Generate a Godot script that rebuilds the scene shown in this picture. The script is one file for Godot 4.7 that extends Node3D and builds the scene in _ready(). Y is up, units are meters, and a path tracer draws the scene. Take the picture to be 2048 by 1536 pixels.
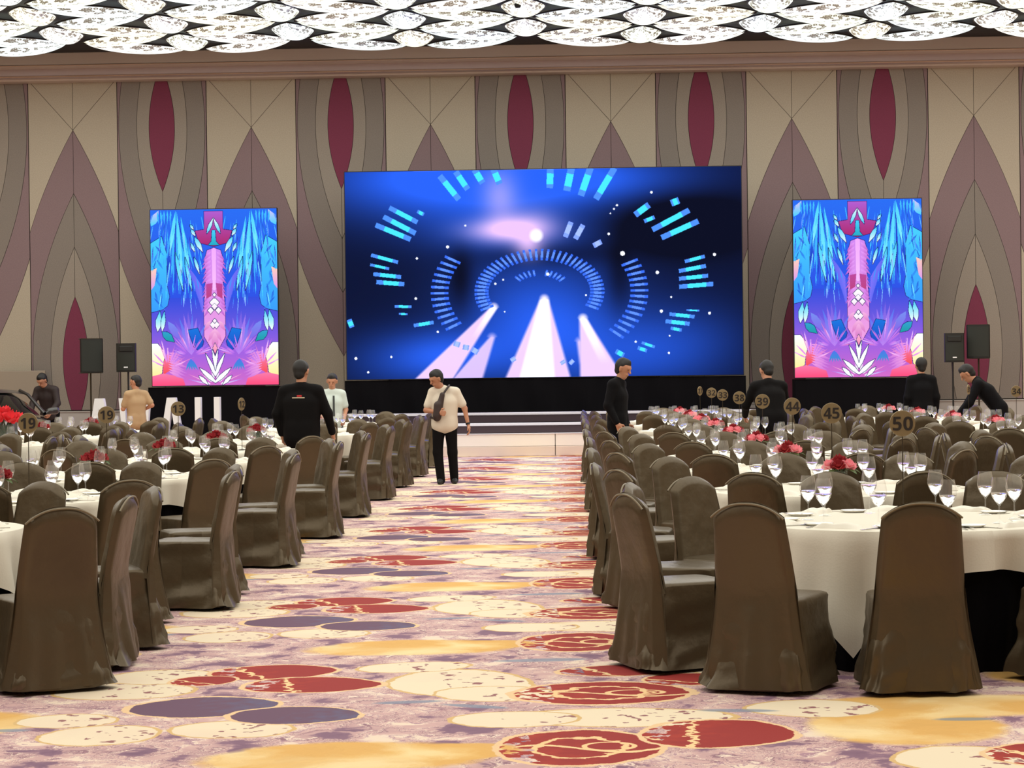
extends Node3D

# ---------------------------------------------------------------- mesh helpers
class MB:
	var v := PackedVector3Array()
	var uv := PackedVector2Array()
	var idx := PackedInt32Array()
	func quad_rows(rows: Array, flip := false, uvs: Array = []):
		var base := v.size()
		var m: int = rows[0].size()
		for i in rows.size():
			for j in m:
				v.append(rows[i][j])
				uv.append(uvs[i][j] if uvs.size() else Vector2(float(i) / (rows.size() - 1), float(j) / (m - 1)))
		for i in rows.size() - 1:
			for j in m - 1:
				var a := base + i * m + j
				var b := a + m
				if flip:
					idx.append_array([a, a + 1, b, b, a + 1, b + 1])
				else:
					idx.append_array([a, b, a + 1, b, b + 1, a + 1])
	func poly3(pts: Array, away: Vector3):
		# flat convex polygon whose normal points away from the given inner point
		var n: Vector3 = (pts[2] - pts[0]).cross(pts[1] - pts[0])
		var mid := Vector3.ZERO
		for p in pts:
			mid += p / pts.size()
		if n.dot(mid - away) < 0:
			pts = pts.duplicate(); pts.reverse()
		var base := v.size()
		for p in pts:
			v.append(p); uv.append(Vector2(p.x, p.y))
		for i in range(1, pts.size() - 1):
			idx.append_array([base, base + i, base + i + 1])
	func box(c: Vector3, s: Vector3, bev := 0.004):
		var h := s / 2
		var b := minf(bev, minf(h.x, minf(h.y, h.z)) * 0.9)
		var cor := {}
		for x in [-1, 1]:
			for y in [-1, 1]:
				for z in [-1, 1]:
					cor[Vector3i(x, y, z)] = [c + Vector3(x * h.x, y * (h.y - b), z * (h.z - b)), c + Vector3(x * (h.x - b), y * h.y, z * (h.z - b)), c + Vector3(x * (h.x - b), y * (h.y - b), z * h.z)]
					poly3(cor[Vector3i(x, y, z)], c)
		for ax in 3:
			for s1 in [-1, 1]:
				var f := []
				for q in [[-1, -1], [-1, 1], [1, 1], [1, -1]]:
					var k := Vector3i.ZERO
					k[ax] = s1; k[(ax + 1) % 3] = q[0]; k[(ax + 2) % 3] = q[1]
					f.append(cor[k][ax])
				poly3(f, c)
				for s2 in [-1, 1]:
					var k0 := Vector3i.ZERO
					k0[(ax + 1) % 3] = s1; k0[(ax + 2) % 3] = s2
					var k1 := k0
					k0[ax] = -1; k1[ax] = 1
					poly3([cor[k0][(ax + 1) % 3], cor[k1][(ax + 1) % 3], cor[k1][(ax + 2) % 3], cor[k0][(ax + 2) % 3]], c)
	func lathe(prof: Array, n := 20, c := Vector3.ZERO, x := Vector3.RIGHT, y := Vector3.UP, z := Vector3.BACK):
		var rows := []
		for i in n + 1:
			var f := TAU * i / n
			var row := []
			for p in prof:
				row.append(c + x * (p.x * cos(f)) + z * (p.x * sin(f)) + y * p.y)
			rows.append(row)
		quad_rows(rows)
	func tube(path: Array, rad: Array, n := 8, squash := Vector3.ONE):
		var rows := []
		var ref := Vector3.UP
		if absf((path[-1] - path[0]).normalized().dot(ref)) > 0.9:
			ref = Vector3.RIGHT
		for i in n + 1:
			rows.append([])
		for k in path.size():
			var t: Vector3 = (path[mini(k + 1, path.size() - 1)] - path[maxi(k - 1, 0)]).normalized()
			var a := t.cross(ref).normalized()
			var b := a.cross(t)
			for i in n + 1:
				var f := TAU * i / n
				rows[i].append(path[k] + (a * cos(f) + b * sin(f)) * rad[k] * squash)
		quad_rows(rows, true)
	func prism(poly: PackedVector2Array, z0: float, z1: float):
		var p := poly.duplicate()
		if Geometry2D.is_polygon_clockwise(p):
			p.reverse()
		var t := Geometry2D.triangulate_polygon(p)
		if t.is_empty():
			return
		for side in [z1, z0]:
			var base := v.size()
			for q in p:
				v.append(Vector3(q.x, q.y, side)); uv.append(q)
			for i in range(0, t.size(), 3):
				var a := p[t[i]]
				var b := p[t[i + 1]]
				var c := p[t[i + 2]]
				var ccw := (b - a).cross(c - a) > 0
				if ccw == (side == z1):
					idx.append_array([base + t[i], base + t[i + 2], base + t[i + 1]])
				else:
					idx.append_array([base + t[i], base + t[i + 1], base + t[i + 2]])
		for i in p.size():
			var a := p[i]
			var b := p[(i + 1) % p.size()]
			var base := v.size()
			for q in [Vector3(a.x, a.y, z0), Vector3(b.x, b.y, z0), Vector3(b.x, b.y, z1), Vector3(a.x, a.y, z1)]:
				v.append(q); uv.append(Vector2(q.x, q.y))
			idx.append_array([base, base + 2, base + 1, base, base + 3, base + 2])
	func add_mesh(o: MB, t: Transform3D):
		var base := v.size()
		for p in o.v:
			v.append(t * p)
		uv.append_array(o.uv)
		for i in o.idx:
			idx.append(base + i)
	func mesh(weld := false) -> ArrayMesh:
		var nn := PackedVector3Array()
		nn.resize(v.size())
		for i in range(0, idx.size(), 3):
			var a := v[idx[i]]
			var n := (v[idx[i + 2]] - a).cross(v[idx[i + 1]] - a)
			for k in 3:
				nn[idx[i + k]] += n
		if weld:
			var acc := {}
			for i in v.size():
				var key := Vector3i((v[i] * 5000.0).round())
				acc[key] = acc.get(key, Vector3.ZERO) + nn[i]
			for i in v.size():
				nn[i] = acc[Vector3i((v[i] * 5000.0).round())]
		for i in nn.size():
			nn[i] = nn[i].normalized() if nn[i].length() > 1e-12 else Vector3.UP
		var arr := []
		arr.resize(Mesh.ARRAY_MAX)
		arr[Mesh.ARRAY_VERTEX] = v
		arr[Mesh.ARRAY_NORMAL] = nn
		arr[Mesh.ARRAY_TEX_UV] = uv
		arr[Mesh.ARRAY_INDEX] = idx
		var m := ArrayMesh.new()
		m.add_surface_from_arrays(Mesh.PRIMITIVE_TRIANGLES, arr)
		return m
	# smooth union of tapered capsules, meshed as surface nets; bone = [a, b, ra, rb, optional space scale]
	func blob(bones: Array, cell: float, k: float):
		var lo := Vector3.ONE * 1e9
		var hi := -lo
		for b in bones:
			var r := maxf(b[2], b[3]) + cell * 2
			lo = lo.min(b[0] - Vector3.ONE * r).min(b[1] - Vector3.ONE * r)
			hi = hi.max(b[0] + Vector3.ONE * r).max(b[1] + Vector3.ONE * r)
		var nx := int((hi.x - lo.x) / cell) + 2
		var ny := int((hi.y - lo.y) / cell) + 2
		var nz := int((hi.z - lo.z) / cell) + 2
		var f := PackedFloat32Array()
		f.resize(nx * ny * nz)
		f.fill(1.0)
		for b in bones:
			var a: Vector3 = b[0]
			var e: Vector3 = b[1]
			var ra: float = b[2]
			var rb: float = b[3]
			var sc: Vector3 = b[4] if b.size() > 4 else Vector3.ONE
			var sm := maxf(sc.x, maxf(sc.y, sc.z))
			var ab := (e - a) * sc
			var l2 := maxf(ab.length_squared(), 1e-9)
			var reach := Vector3.ONE * (maxf(ra, rb) + k + 2 * cell)
			var i0 := Vector3i(((a.min(e) - reach - lo) / cell).floor()).max(Vector3i.ZERO)
			var i1 := Vector3i(((a.max(e) + reach - lo) / cell).ceil()).min(Vector3i(nx - 1, ny - 1, nz - 1))
			for iz in range(i0.z, i1.z + 1):
				for iy in range(i0.y, i1.y + 1):
					var row := (iz * ny + iy) * nx
					for ix in range(i0.x, i1.x + 1):
						var p := (lo + Vector3(ix, iy, iz) * cell - a) * sc
						var t := clampf(p.dot(ab) / l2, 0.0, 1.0)
						var d := ((p - ab * t).length() - ra - (rb - ra) * t) / sm
						var old := f[row + ix]
						if d < old - k:
							f[row + ix] = d
						elif d < old + k:
							var h := 0.5 + 0.5 * (old - d) / k
							f[row + ix] = old + (d - old) * h - k * h * (1.0 - h)
		var vid := {}
		var near := cell * 2.2
		var off := [0, 1, nx, nx + 1, nx * ny, nx * ny + 1, nx * ny + nx, nx * ny + nx + 1]
		for iz in nz - 1:
			for iy in ny - 1:
				var row := (iz * ny + iy) * nx
				for ix in nx - 1:
					var c0 := f[row + ix]
					if absf(c0) > near:
						continue
					var mask := 0
					for q in 8:
						if f[row + ix + off[q]] < 0.0:
							mask += 1
					if mask == 0 or mask == 8:
						continue
					var s := Vector3.ZERO
					var cnt := 0
					for q in 8:
						for ax in [1, 2, 4]:
							if q & ax:
								continue
							var f0 := f[row + ix + off[q]]
							var f1 := f[row + ix + off[q + ax]]
							if (f0 < 0.0) != (f1 < 0.0):
								var t := f0 / (f0 - f1)
								var p := Vector3(q & 1, (q >> 1) & 1, (q >> 2) & 1)
								if ax == 1: p.x += t
								elif ax == 2: p.y += t
								else: p.z += t
								s += p
								cnt += 1
					vid[row + ix] = v.size()
					v.append(lo + (Vector3(ix, iy, iz) + s / cnt) * cell)
					uv.append(Vector2.ZERO)
		var st := [1, nx, nx * ny]
		for key in vid.keys():
			var c0 := f[key]
			for ax in 3:
				var c1 := f[key + st[ax]]
				if (c0 < 0.0) == (c1 < 0.0):
					continue
				var u: int = st[(ax + 1) % 3]
				var w: int = st[(ax + 2) % 3]
				if not (vid.has(key - u) and vid.has(key - w) and vid.has(key - u - w)):
					continue
				var q := [vid[key], vid[key - u], vid[key - u - w], vid[key - w]]
				if c0 < 0.0:
					idx.append_array([q[0], q[2], q[1], q[0], q[3], q[2]])
				else:
					idx.append_array([q[0], q[1], q[2], q[0], q[2], q[3]])

var rng := RandomNumberGenerator.new()
var used := {}
var M := {}

func numbered(called: String) -> String:
	var n: int = used.get(called, -1) + 1
	used[called] = n
	return called if n == 0 else "%s_%03d" % [called, n]

func tag(o: Node, label: String, category: String, group := ""):
	o.set_meta("label", label)
	o.set_meta("category", category)
	if group:
		o.set_meta("group", group)
	return o

func obj(called: String, m: Mesh, mat: Material, parent: Node = self) -> MeshInstance3D:
	var o := MeshInstance3D.new()
	o.name = numbered(called) if parent == self else called
	o.mesh = m
	if mat:
		o.material_override = mat
	parent.add_child(o, true)
	return o

func thing(called: String, label: String, category: String, at := Vector3.ZERO, turn := 0.0, group := "") -> Node3D:
	var o := Node3D.new()
	o.name = numbered(called)
	add_child(o)
	o.position = at
	o.rotation.y = turn
	return tag(o, label, category, group)

func copy(src: Node3D, called: String, label: String, at: Vector3, turn: float) -> Node3D:
	var c: Node3D = src.duplicate()
	c.name = numbered(called)
	add_child(c)
	c.position = at
	c.rotation.y = turn
	c.set_meta("label", label)
	return c

func struct(called: String, m: Mesh, mat: Material) -> MeshInstance3D:
	var o := obj(called, m, mat)
	o.set_meta("kind", "structure")
	return o

func mat(c: Color, rough := 0.8, metal := 0.0) -> StandardMaterial3D:
	var m := StandardMaterial3D.new()
	m.albedo_color = c
	m.roughness = rough
	m.metallic = metal
	return m

func rgb(r: float, g: float, b: float) -> Color:
	return Color(r / 255.0, g / 255.0, b / 255.0)

func noise_tex(freq: float, seed_: int, lo: Color, hi: Color, size := 256) -> NoiseTexture2D:
	var n := FastNoiseLite.new()
	n.seed = seed_
	n.frequency = freq
	var t := NoiseTexture2D.new()
	t.width = size; t.height = size
	t.seamless = true
	t.noise = n
	var g := Gradient.new()
	g.set_color(0, lo); g.set_color(1, hi)
	t.color_ramp = g
	return t

func noise_normal(freq: float, seed_: int, bump: float) -> NoiseTexture2D:
	var n := FastNoiseLite.new()
	n.seed = seed_
	n.frequency = freq
	var t := NoiseTexture2D.new()
	t.width = 256; t.height = 256
	t.seamless = true
	t.as_normal_map = true
	t.bump_strength = bump
	t.noise = n
	return t

# ---------------------------------------------------------------- materials
func make_materials():
	var weave_n := noise_normal(0.09, 5, 3.0)
	var fab_t := noise_tex(0.12, 8, Color(0.9, 0.9, 0.9), Color(1, 1, 1))
	for a in [["beige", rgb(180, 169, 152)], ["mauve", rgb(136, 114, 118)], ["darkgrey", rgb(134, 125, 118)], ["lightgrey", rgb(150, 140, 130)], ["red", rgb(122, 50, 76)]]:
		var m := mat(a[1], 0.9)
		m.albedo_texture = fab_t
		m.uv1_triplanar = true
		m.uv1_scale = Vector3.ONE * 1.3
		M[a[0]] = m
	M.wallbase = mat(rgb(62, 52, 48), 0.9)
	M.dado = mat(rgb(176, 170, 166), 0.6)
	M.sidewall = mat(rgb(190, 172, 146), 0.85)
	M.cornice = mat(rgb(188, 172, 162), 0.5)
	M.cornice2 = mat(rgb(172, 156, 156), 0.5)
	M.gold = mat(rgb(176, 152, 134), 0.35, 0.5)
	M.black = mat(rgb(20, 19, 21), 0.6)
	M.ceil = mat(rgb(34, 30, 32), 0.8)
	M.blackcloth = mat(rgb(11, 10, 14), 0.8)
	M.blackcloth.metallic_specular = 0.2
	var sat := mat(rgb(89, 76, 56), 0.38)
	sat.metallic = 0.45
	sat.normal_enabled = true
	sat.normal_texture = noise_normal(0.012, 21, 5.0)
	sat.normal_scale = 0.35
	sat.uv1_triplanar = true
	sat.uv1_scale = Vector3.ONE * 2.2
	M.satin = sat
	M.piping = mat(rgb(128, 116, 92), 0.5)
	M.leg = mat(rgb(40, 32, 28), 0.4, 0.3)
	var cl := mat(rgb(226, 219, 202), 0.75)
	cl.normal_enabled = true
	cl.normal_texture = weave_n
	cl.normal_scale = 0.15
	cl.uv1_triplanar = true
	cl.uv1_scale = Vector3.ONE * 3.0
	M.cloth = cl
	M.napkin = mat(rgb(238, 232, 218), 0.8)
	M.china = mat(rgb(240, 238, 232), 0.15)
	M.steel = mat(rgb(200, 198, 192), 0.22, 1.0)
	var g := mat(Color(1, 1, 1, 0.06), 0.02)
	g.transparency = BaseMaterial3D.TRANSPARENCY_ALPHA
	M.glass = g
	var w := mat(Color(1, 1, 1, 0.03), 0.0)
	w.transparency = BaseMaterial3D.TRANSPARENCY_ALPHA
	w.refraction_enabled = true
	w.refraction_scale = 0.033
	M.water = w
	M.vase = mat(Color(0.35, 0.4, 0.36, 0.35), 0.03)
	M.vase.transparency = BaseMaterial3D.TRANSPARENCY_ALPHA
	M.pink = mat(rgb(250, 160, 172), 0.7)
	M.crimson = mat(rgb(160, 34, 44), 0.7)
	M.brightred = mat(rgb(236, 60, 70), 0.7)
	M.leaf = mat(rgb(74, 96, 48), 0.6)
	M.stemgreen = mat(rgb(52, 72, 40), 0.6)
	M.bronze = mat(rgb(134, 114, 82), 0.45, 0.35)
	M.numeral = mat(rgb(30, 18, 14), 0.6)
	M.rod = mat(rgb(70, 62, 50), 0.35, 0.7)
	M.white = mat(rgb(236, 238, 240), 0.5)
	M.strip = mat(rgb(222, 222, 232), 0.25)
	M.stagefront = mat(rgb(242, 236, 230), 0.3)
	M.plinth = mat(rgb(222, 206, 196), 0.4)
	M.stagedark = mat(rgb(62, 48, 56), 0.35)
	M.plastic = mat(rgb(22, 23, 22), 0.38)
	M.grille = mat(rgb(34, 38, 33), 0.5, 0.2)
	M.carpaint = mat(rgb(14, 14, 18), 0.12)
	M.carpaint.clearcoat_enabled = true
	M.carglass = mat(rgb(12, 14, 16), 0.03)
	M.rubber = mat(rgb(18, 18, 18), 0.8)
	M.headlamp = mat(rgb(190, 198, 205), 0.08, 0.4)
	M.skin = mat(rgb(190, 134, 104), 0.55)
	M.hair = mat(rgb(22, 18, 18), 0.6)
	M.partition = mat(rgb(150, 138, 124), 0.8)

# ---------------------------------------------------------------- drawing on images
func fill_poly(img: Image, pts: PackedVector2Array, c0: Color, c1: Color):
	# scanline fill; colour runs from c0 at its top to c1 at its bottom
	var lo := 1e9
	var hi := -1e9
	for p in pts:
		lo = minf(lo, p.y); hi = maxf(hi, p.y)
	var w := img.get_width()
	for y in range(maxi(0, int(lo)), mini(img.get_height() - 1, int(hi)) + 1):
		var xs := []
		var yc := y + 0.5
		for i in pts.size():
			var a := pts[i]
			var b := pts[(i + 1) % pts.size()]
			if (a.y <= yc) != (b.y <= yc):
				xs.append(a.x + (yc - a.y) / (b.y - a.y) * (b.x - a.x))
		xs.sort()
		var col := c0.lerp(c1, clampf((yc - lo) / maxf(hi - lo, 1.0), 0, 1))
		for k in range(0, xs.size() - 1, 2):
			var x0 := clampi(int(round(xs[k])), 0, w)
			var x1 := clampi(int(round(xs[k + 1])), 0, w)
			if x1 > x0:
				if col.a >= 0.99:
					img.fill_rect(Rect2i(x0, y, x1 - x0, 1), col)
				else:
					for x in range(x0, x1):
						img.set_pixel(x, y, img.get_pixel(x, y).lerp(Color(col, 1.0), col.a))

func bar(img: Image, a: Vector2, b: Vector2, w: float, col: Color, col2: Color):
	var d := (b - a).normalized()
	var n := Vector2(-d.y, d.x) * w / 2
	var m0 := a.lerp(b, 0.25)
	var m1 := a.lerp(b, 0.8)
	fill_poly(img, PackedVector2Array([a + n, b + n, b - n, a - n]), col2, col2)
	fill_poly(img, PackedVector2Array([m0 + n, m1 + n, m1 - n, m0 - n]), col, col)

func gauss(p: Vector2, c: Vector2, r: Vector2) -> float:
	var q := (p - c) / r
	return exp(-q.length_squared())

func beam(p: Vector2, top: Vector2, bl: float, br: float, w0: float) -> float:
	# soft cone of light from top down to the screen's lower edge (y = 1085)
	var t := (p.y - top.y) / (1085.0 - top.y)
	if t < 0.0:
		return maxf(0.0, 1.0 - (p - top).length() / 30.0)
	var l := lerpf(top.x - w0, bl, t)
	var r := lerpf(top.x + w0, br, t)
	var soft := 16.0
	return clampf((p.x - l) / soft + 0.5, 0, 1) * clampf((r - p.x) / soft + 0.5, 0, 1)

func main_picture() -> ImageTexture:
	var w := 864
	var h := 452
	var img := Image.create(w, h, false, Image.FORMAT_RGB8)
	var k := Vector2(1983.0 / w, 1035.0 / h)
	img.resize(w / 2, h / 2)
	for y in h / 2:
		for x in w / 2:
			var p := Vector2(22 + (x + 0.5) * k.x * 2, 55 + (y + 0.5) * k.y * 2)
			var b := 0.10
			b += 0.95 * gauss(p, Vector2(560, 90), Vector2(680, 210)) + 0.3 * gauss(p, Vector2(250, 1000), Vector2(320, 160)) + 0.25 * gauss(p, Vector2(1750, 900), Vector2(320, 200))
			b += 0.55 * gauss(p, Vector2(1250, 110), Vector2(560, 130))
			b += 0.35 * gauss(p, Vector2(800, 370), Vector2(420, 120))
			b += 0.75 * gauss(p, Vector2(1000, 820), Vector2(420, 330))
			b += 0.38 * gauss(p, Vector2(1500, 1000), Vector2(380, 200))
			b += 0.5 * gauss(p, Vector2(520, 980), Vector2(280, 130))
			b -= 0.25 * gauss(p, Vector2(1000, 480), Vector2(330, 60)) + 0.5 * gauss(p, Vector2(1700, 330), Vector2(300, 130)) + 0.25 * gauss(p, Vector2(600, 600), Vector2(60, 160)) + 0.2 * gauss(p, Vector2(1390, 620), Vector2(60, 180))
			b = clampf(b, 0.03, 1.0)
			var c := Color(0.02, 0.03, 0.10).lerp(Color(0.15, 0.37, 0.93), minf(b * 1.1, 1.0))
			var pk := 0.95 * gauss(p, Vector2(830, 355), Vector2(190, 60)) + 0.5 * gauss(p, Vector2(800, 190), Vector2(90, 130)) + 0.6 * gauss(p, Vector2(940, 440), Vector2(70, 60)) + 0.4 * gauss(p, Vector2(960, 330), Vector2(130, 90))
			c = c.lerp(Color(0.93, 0.76, 0.97), clampf(pk, 0, 0.95))
			var bm := maxf(maxf(beam(p, Vector2(1016, 700), 820, 1140, 20), beam(p, Vector2(762, 740), 370, 560, 18)), beam(p, Vector2(1208, 800), 1190, 1400, 18))
			bm = maxf(bm, maxf(0.9 * beam(p, Vector2(752, 890), 560, 705, 14), 0.9 * beam(p, Vector2(1190, 915), 1195, 1260, 14)))
			c = c.lerp(Color(0.94, 0.80, 0.98), bm * 0.95)
			var core := maxf(beam(p, Vector2(1016, 705), 890, 1062, 22), maxf(beam(p, Vector2(762, 742), 520, 540, 18) * clampf((890 - p.y) / 120, 0, 1), beam(p, Vector2(1208, 802), 1320, 1370, 18) * clampf((1030 - p.y) / 150, 0, 1)))
			c = c.lerp(Color(1, 1, 1), core * 0.95)
			c = c.lerp(Color(1, 1, 1), clampf(2.0 - (p - Vector2(980, 385)).length() / 20.0, 0, 1))
			img.set_pixel(x, y, c)
	img.resize(w, h, Image.INTERPOLATE_CUBIC)
	var q := func(a: Vector2) -> Vector2: return Vector2((a.x - 22) / k.x, (a.y - 55) / k.y)
	var blue := Color(0.36, 0.55, 1.0)
	var blue2 := Color(0.22, 0.42, 0.95)
	for ring in [[290.0, 185.0, 72.0, -25.0, 205.0, 5.6, 11.0], [500.0, 330.0, 90.0, 150.0, 212.0, 5.0, 12.0], [500.0, 330.0, 90.0, -40.0, 28.0, 5.0, 12.0], [148.0, 95.0, 40.0, 40.0, 80.0, 9.0, 9.0], [148.0, 95.0, 40.0, 100.0, 140.0, 9.0, 9.0]]:
		var a: float = ring[3]
		while a <= ring[4]:
			var d := Vector2(cos(deg_to_rad(a)), -sin(deg_to_rad(a)))
			var p0 := Vector2(992, 665) + d * Vector2(ring[0], ring[1])
			bar(img, q.call(p0 - d * ring[2] * Vector2(0.5, 0.4)), q.call(p0 + d * ring[2] * Vector2(0.5, 0.4)), ring[6] / k.x * 1.1, blue, blue2)
			a += ring[5]
	var cy := Color(0.28, 0.88, 0.98)
	var cy2 := Color(0.30, 0.55, 0.98)
	for s in [[500, 80, 595, 200, 30], [580, 60, 640, 150, 30], [675, 52, 715, 120, 32], [770, 52, 800, 125, 32], [1055, 52, 1050, 150, 34], [1160, 52, 1135, 165, 36], [1255, 52, 1205, 190, 34], [1375, 55, 1280, 208, 32],
			[245, 235, 385, 310, 24], [215, 280, 375, 365, 26], [175, 320, 350, 395, 26], [385, 255, 418, 272, 18], [150, 470, 285, 508, 18], [145, 518, 240, 540, 14], [160, 565, 300, 582, 20], [175, 605, 315, 618, 22],
			[265, 728, 350, 731, 14], [285, 765, 330, 767, 10], [360, 825, 460, 810, 18], [1475, 290, 1545, 240, 32], [1520, 322, 1572, 302, 20], [1560, 365, 1745, 270, 28], [1605, 405, 1790, 325, 28],
			[1720, 525, 1820, 500, 18], [1690, 572, 1825, 548, 20], [1690, 610, 1835, 597, 20], [1690, 650, 1860, 638, 22], [1640, 785, 1765, 800, 18], [1620, 820, 1740, 835, 20], [1645, 855, 1700, 866, 16], [1725, 766, 1790, 770, 8],
			[1500, 925, 1565, 948, 14], [1480, 950, 1525, 966, 18], [1370, 965, 1410, 988, 24], [1655, 235, 1695, 220, 34], [35, 790, 50, 830, 26]]:
		bar(img, q.call(Vector2(s[0], s[1])), q.call(Vector2(s[2], s[3])), s[4] / k.x, cy, cy2)
	for s in [[1125, 395, 1155, 320], [1175, 405, 1215, 335], [1265, 440, 1305, 420], [560, 915, 590, 925], [650, 945, 680, 965], [605, 935, 635, 940], [850, 990, 862, 1010], [1100, 1010, 1110, 1025], [1140, 1010, 1155, 1025]]:
		bar(img, q.call(Vector2(s[0], s[1])), q.call(Vector2(s[2], s[3])), 26 / k.x, Color(0.62, 0.72, 1.0), Color(0.5, 0.62, 1.0))
	for s in [[535, 435, 11], [625, 330, 7], [380, 490, 8], [372, 690, 9], [67, 985, 10], [128, 1055, 8], [480, 858, 8], [245, 980, 8], [772, 622, 8], [812, 602, 7], [1035, 578, 11], [1225, 685, 7], [1342, 382, 9], [1410, 480, 16], [1558, 178, 9], [1582, 577, 12], [1600, 770, 11], [1840, 783, 10], [1868, 492, 11], [1635, 978, 8], [1470, 920, 8], [1650, 700, 7], [817, 762, 6], [1640, 893, 6], [1385, 240, 8], [1370, 258, 7], [1352, 280, 6]]:
		var c2: Vector2 = q.call(Vector2(s[0], s[1]))
		var pp := PackedVector2Array()
		for i in 8:
			pp.append(c2 + Vector2(cos(TAU * i / 8), sin(TAU * i / 8)) * s[2] * 0.8 / k.x)
		fill_poly(img, pp, Color(0.95, 0.96, 1), Color(0.95, 0.96, 1))
	return ImageTexture.create_from_image(img)

func side_picture() -> ImageTexture:
	var w := 392
	var h := 540
	var img := Image.create(w, h, false, Image.FORMAT_RGB8)
	var r := RandomNumberGenerator.new()
	r.seed = 44
	var hw := w / 2
	var kx := w / 975.0
	var ky := h / 1350.0
	for y in h:
		var t := y / float(h)
		var c := Color(0.16, 0.42, 0.93).lerp(Color(0.18, 0.32, 0.88), t * 2) if t < 0.5 else Color(0.20, 0.30, 0.85).lerp(Color(0.62, 0.38, 0.86), clampf((t - 0.5) * 3.2, 0, 1))
		if t > 0.82:
			c = c.lerp(Color(0.84, 0.42, 0.76), (t - 0.82) * 5.0)
		img.fill_rect(Rect2i(0, y, w, 1), c)
	var shape := func(pts: Array, c0: Color, c1: Color, line: bool):
		var pv := PackedVector2Array()
		for p in pts:
			pv.append(Vector2((p.x - 65) * kx, (p.y - 75) * ky))
		if line:
			for o in Geometry2D.offset_polygon(pv, 1.3):
				fill_poly(img, o, Color(0.05, 0.10, 0.34), Color(0.16, 0.08, 0.34))
		fill_poly(img, pv, c0, c1)
	var blade := func(a: Vector2, b: Vector2, wd: float, c0: Color, c1: Color, line := false):
		var d := (b - a)
		var n := Vector2(-d.y, d.x).normalized() * wd / 2
		shape.call([a, a + d * 0.25 + n * 0.8, a + d * 0.55 + n, b, a + d * 0.55 - n, a + d * 0.25 - n * 0.8], c0, c1, line)
	var cyan := Color(0.28, 0.80, 0.97)
	var sky := Color(0.22, 0.60, 0.97)
	var deep := Color(0.10, 0.20, 0.72)
	var white := Color(0.97, 0.99, 1.0)
	var orchid := Color(0.88, 0.55, 0.92)
	# outer leaves
	shape.call([Vector2(65, 330), Vector2(150, 280), Vector2(190, 420), Vector2(185, 640), Vector2(205, 740), Vector2(190, 810), Vector2(150, 840), Vector2(65, 860)], cyan, sky, true)
	for i in 9:
		blade.call(Vector2(75 + r.randf() * 90, 350 + i * 50), Vector2(80 + r.randf() * 95, 430 + i * 52), 16, deep.lerp(sky, r.randf()), sky)
	shape.call([Vector2(65, 540), Vector2(110, 520), Vector2(95, 650), Vector2(65, 690)], Color(0.98, 0.80, 0.72), Color(0.85, 0.6, 0.9), false)
	blade.call(Vector2(70, 200), Vector2(130, 80), 60, Color(0.85, 0.75, 0.95), cyan)
	for i in 5:
		blade.call(Vector2(120 + i * 26, 80), Vector2(130 + i * 22, 190), 14, cyan, sky)
	# long palm feathers
	for i in 16:
		var a := Vector2(262 + r.randf_range(-8, 8), 90)
		var b := Vector2(lerpf(175, 400, i / 15.0), 760 - absf(i - 7) * 34 + r.randf_range(-40, 40))
		blade.call(a + (b - a) * 0.1, b, 26, [cyan, sky, deep, Color(0.16, 0.45, 0.95)][i % 4], [sky, deep, Color(0.25, 0.35, 0.9), cyan][i % 4])
	for p in [[262, 80, 210, 430], [270, 90, 310, 690], [300, 120, 380, 700], [330, 440, 380, 700], [255, 400, 312, 700]]:
		blade.call(Vector2(p[0], p[1]), Vector2(p[2], p[3]), 30, cyan, Color(0.55, 0.93, 1.0), p[1] > 300)
	for i in 14:
		blade.call(Vector2(470, 690 + i * 14), Vector2(330 + i * 9, 480 + i * 26), 14, Color(0.36, 0.40, 0.92), Color(0.5, 0.45, 0.95))
	for i in 70:
		var yy := r.randf_range(90, 760)
		var xx := r.randf_range(75, 470)
		blade.call(Vector2(xx, yy), Vector2(xx + (xx - 300) * 0.12 + r.randf_range(-10, 10), yy + r.randf_range(70, 170)), r.randf_range(5, 11), [cyan, sky, Color(0.6, 0.92, 1.0), deep, Color(0.12, 0.5, 0.96)][i % 5], [sky, Color(0.5, 0.6, 1.0), cyan][i % 3])
	# centre column
	shape.call([Vector2(480, 90), Vector2(625, 90), Vector2(625, 240), Vector2(640, 340), Vector2(552, 360), Vector2(440, 330), Vector2(410, 240), Vector2(480, 230)], Color(0.68, 0.36, 0.80), Color(0.66, 0.16, 0.42), true)
	shape.call([Vector2(552, 370), Vector2(500, 390), Vector2(478, 470), Vector2(490, 560), Vector2(480, 700), Vector2(470, 860), Vector2(470, 1050), Vector2(520, 1140), Vector2(552, 1170), Vector2(600, 1170), Vector2(600, 370)], Color(0.80, 0.52, 0.92), Color(0.92, 0.62, 0.86), true)
	for i in 13:
		blade.call(Vector2(530, 400 + i * 34), Vector2(470 - (i % 3) * 8, 470 + i * 36), 22, Color(0.90, 0.62, 0.97), Color(0.70, 0.34, 0.74))
	shape.call([Vector2(490, 650), Vector2(540, 640), Vector2(530, 740), Vector2(490, 760)], Color(0.72, 0.28, 0.60), Color(0.72, 0.26, 0.5), false)
	shape.call([Vector2(535, 380), Vector2(556, 370), Vector2(556, 700), Vector2(540, 690)], Color(0.93, 0.66, 0.98), Color(0.95, 0.74, 0.96), false)
	blade.call(Vector2(500, 262), Vector2(552, 140), 26, white, cyan, true)
	shape.call([Vector2(540, 235), Vector2(560, 235), Vector2(560, 350), Vector2(510, 350), Vector2(535, 320)], cyan, Color(0.15, 0.65, 0.75), true)
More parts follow.
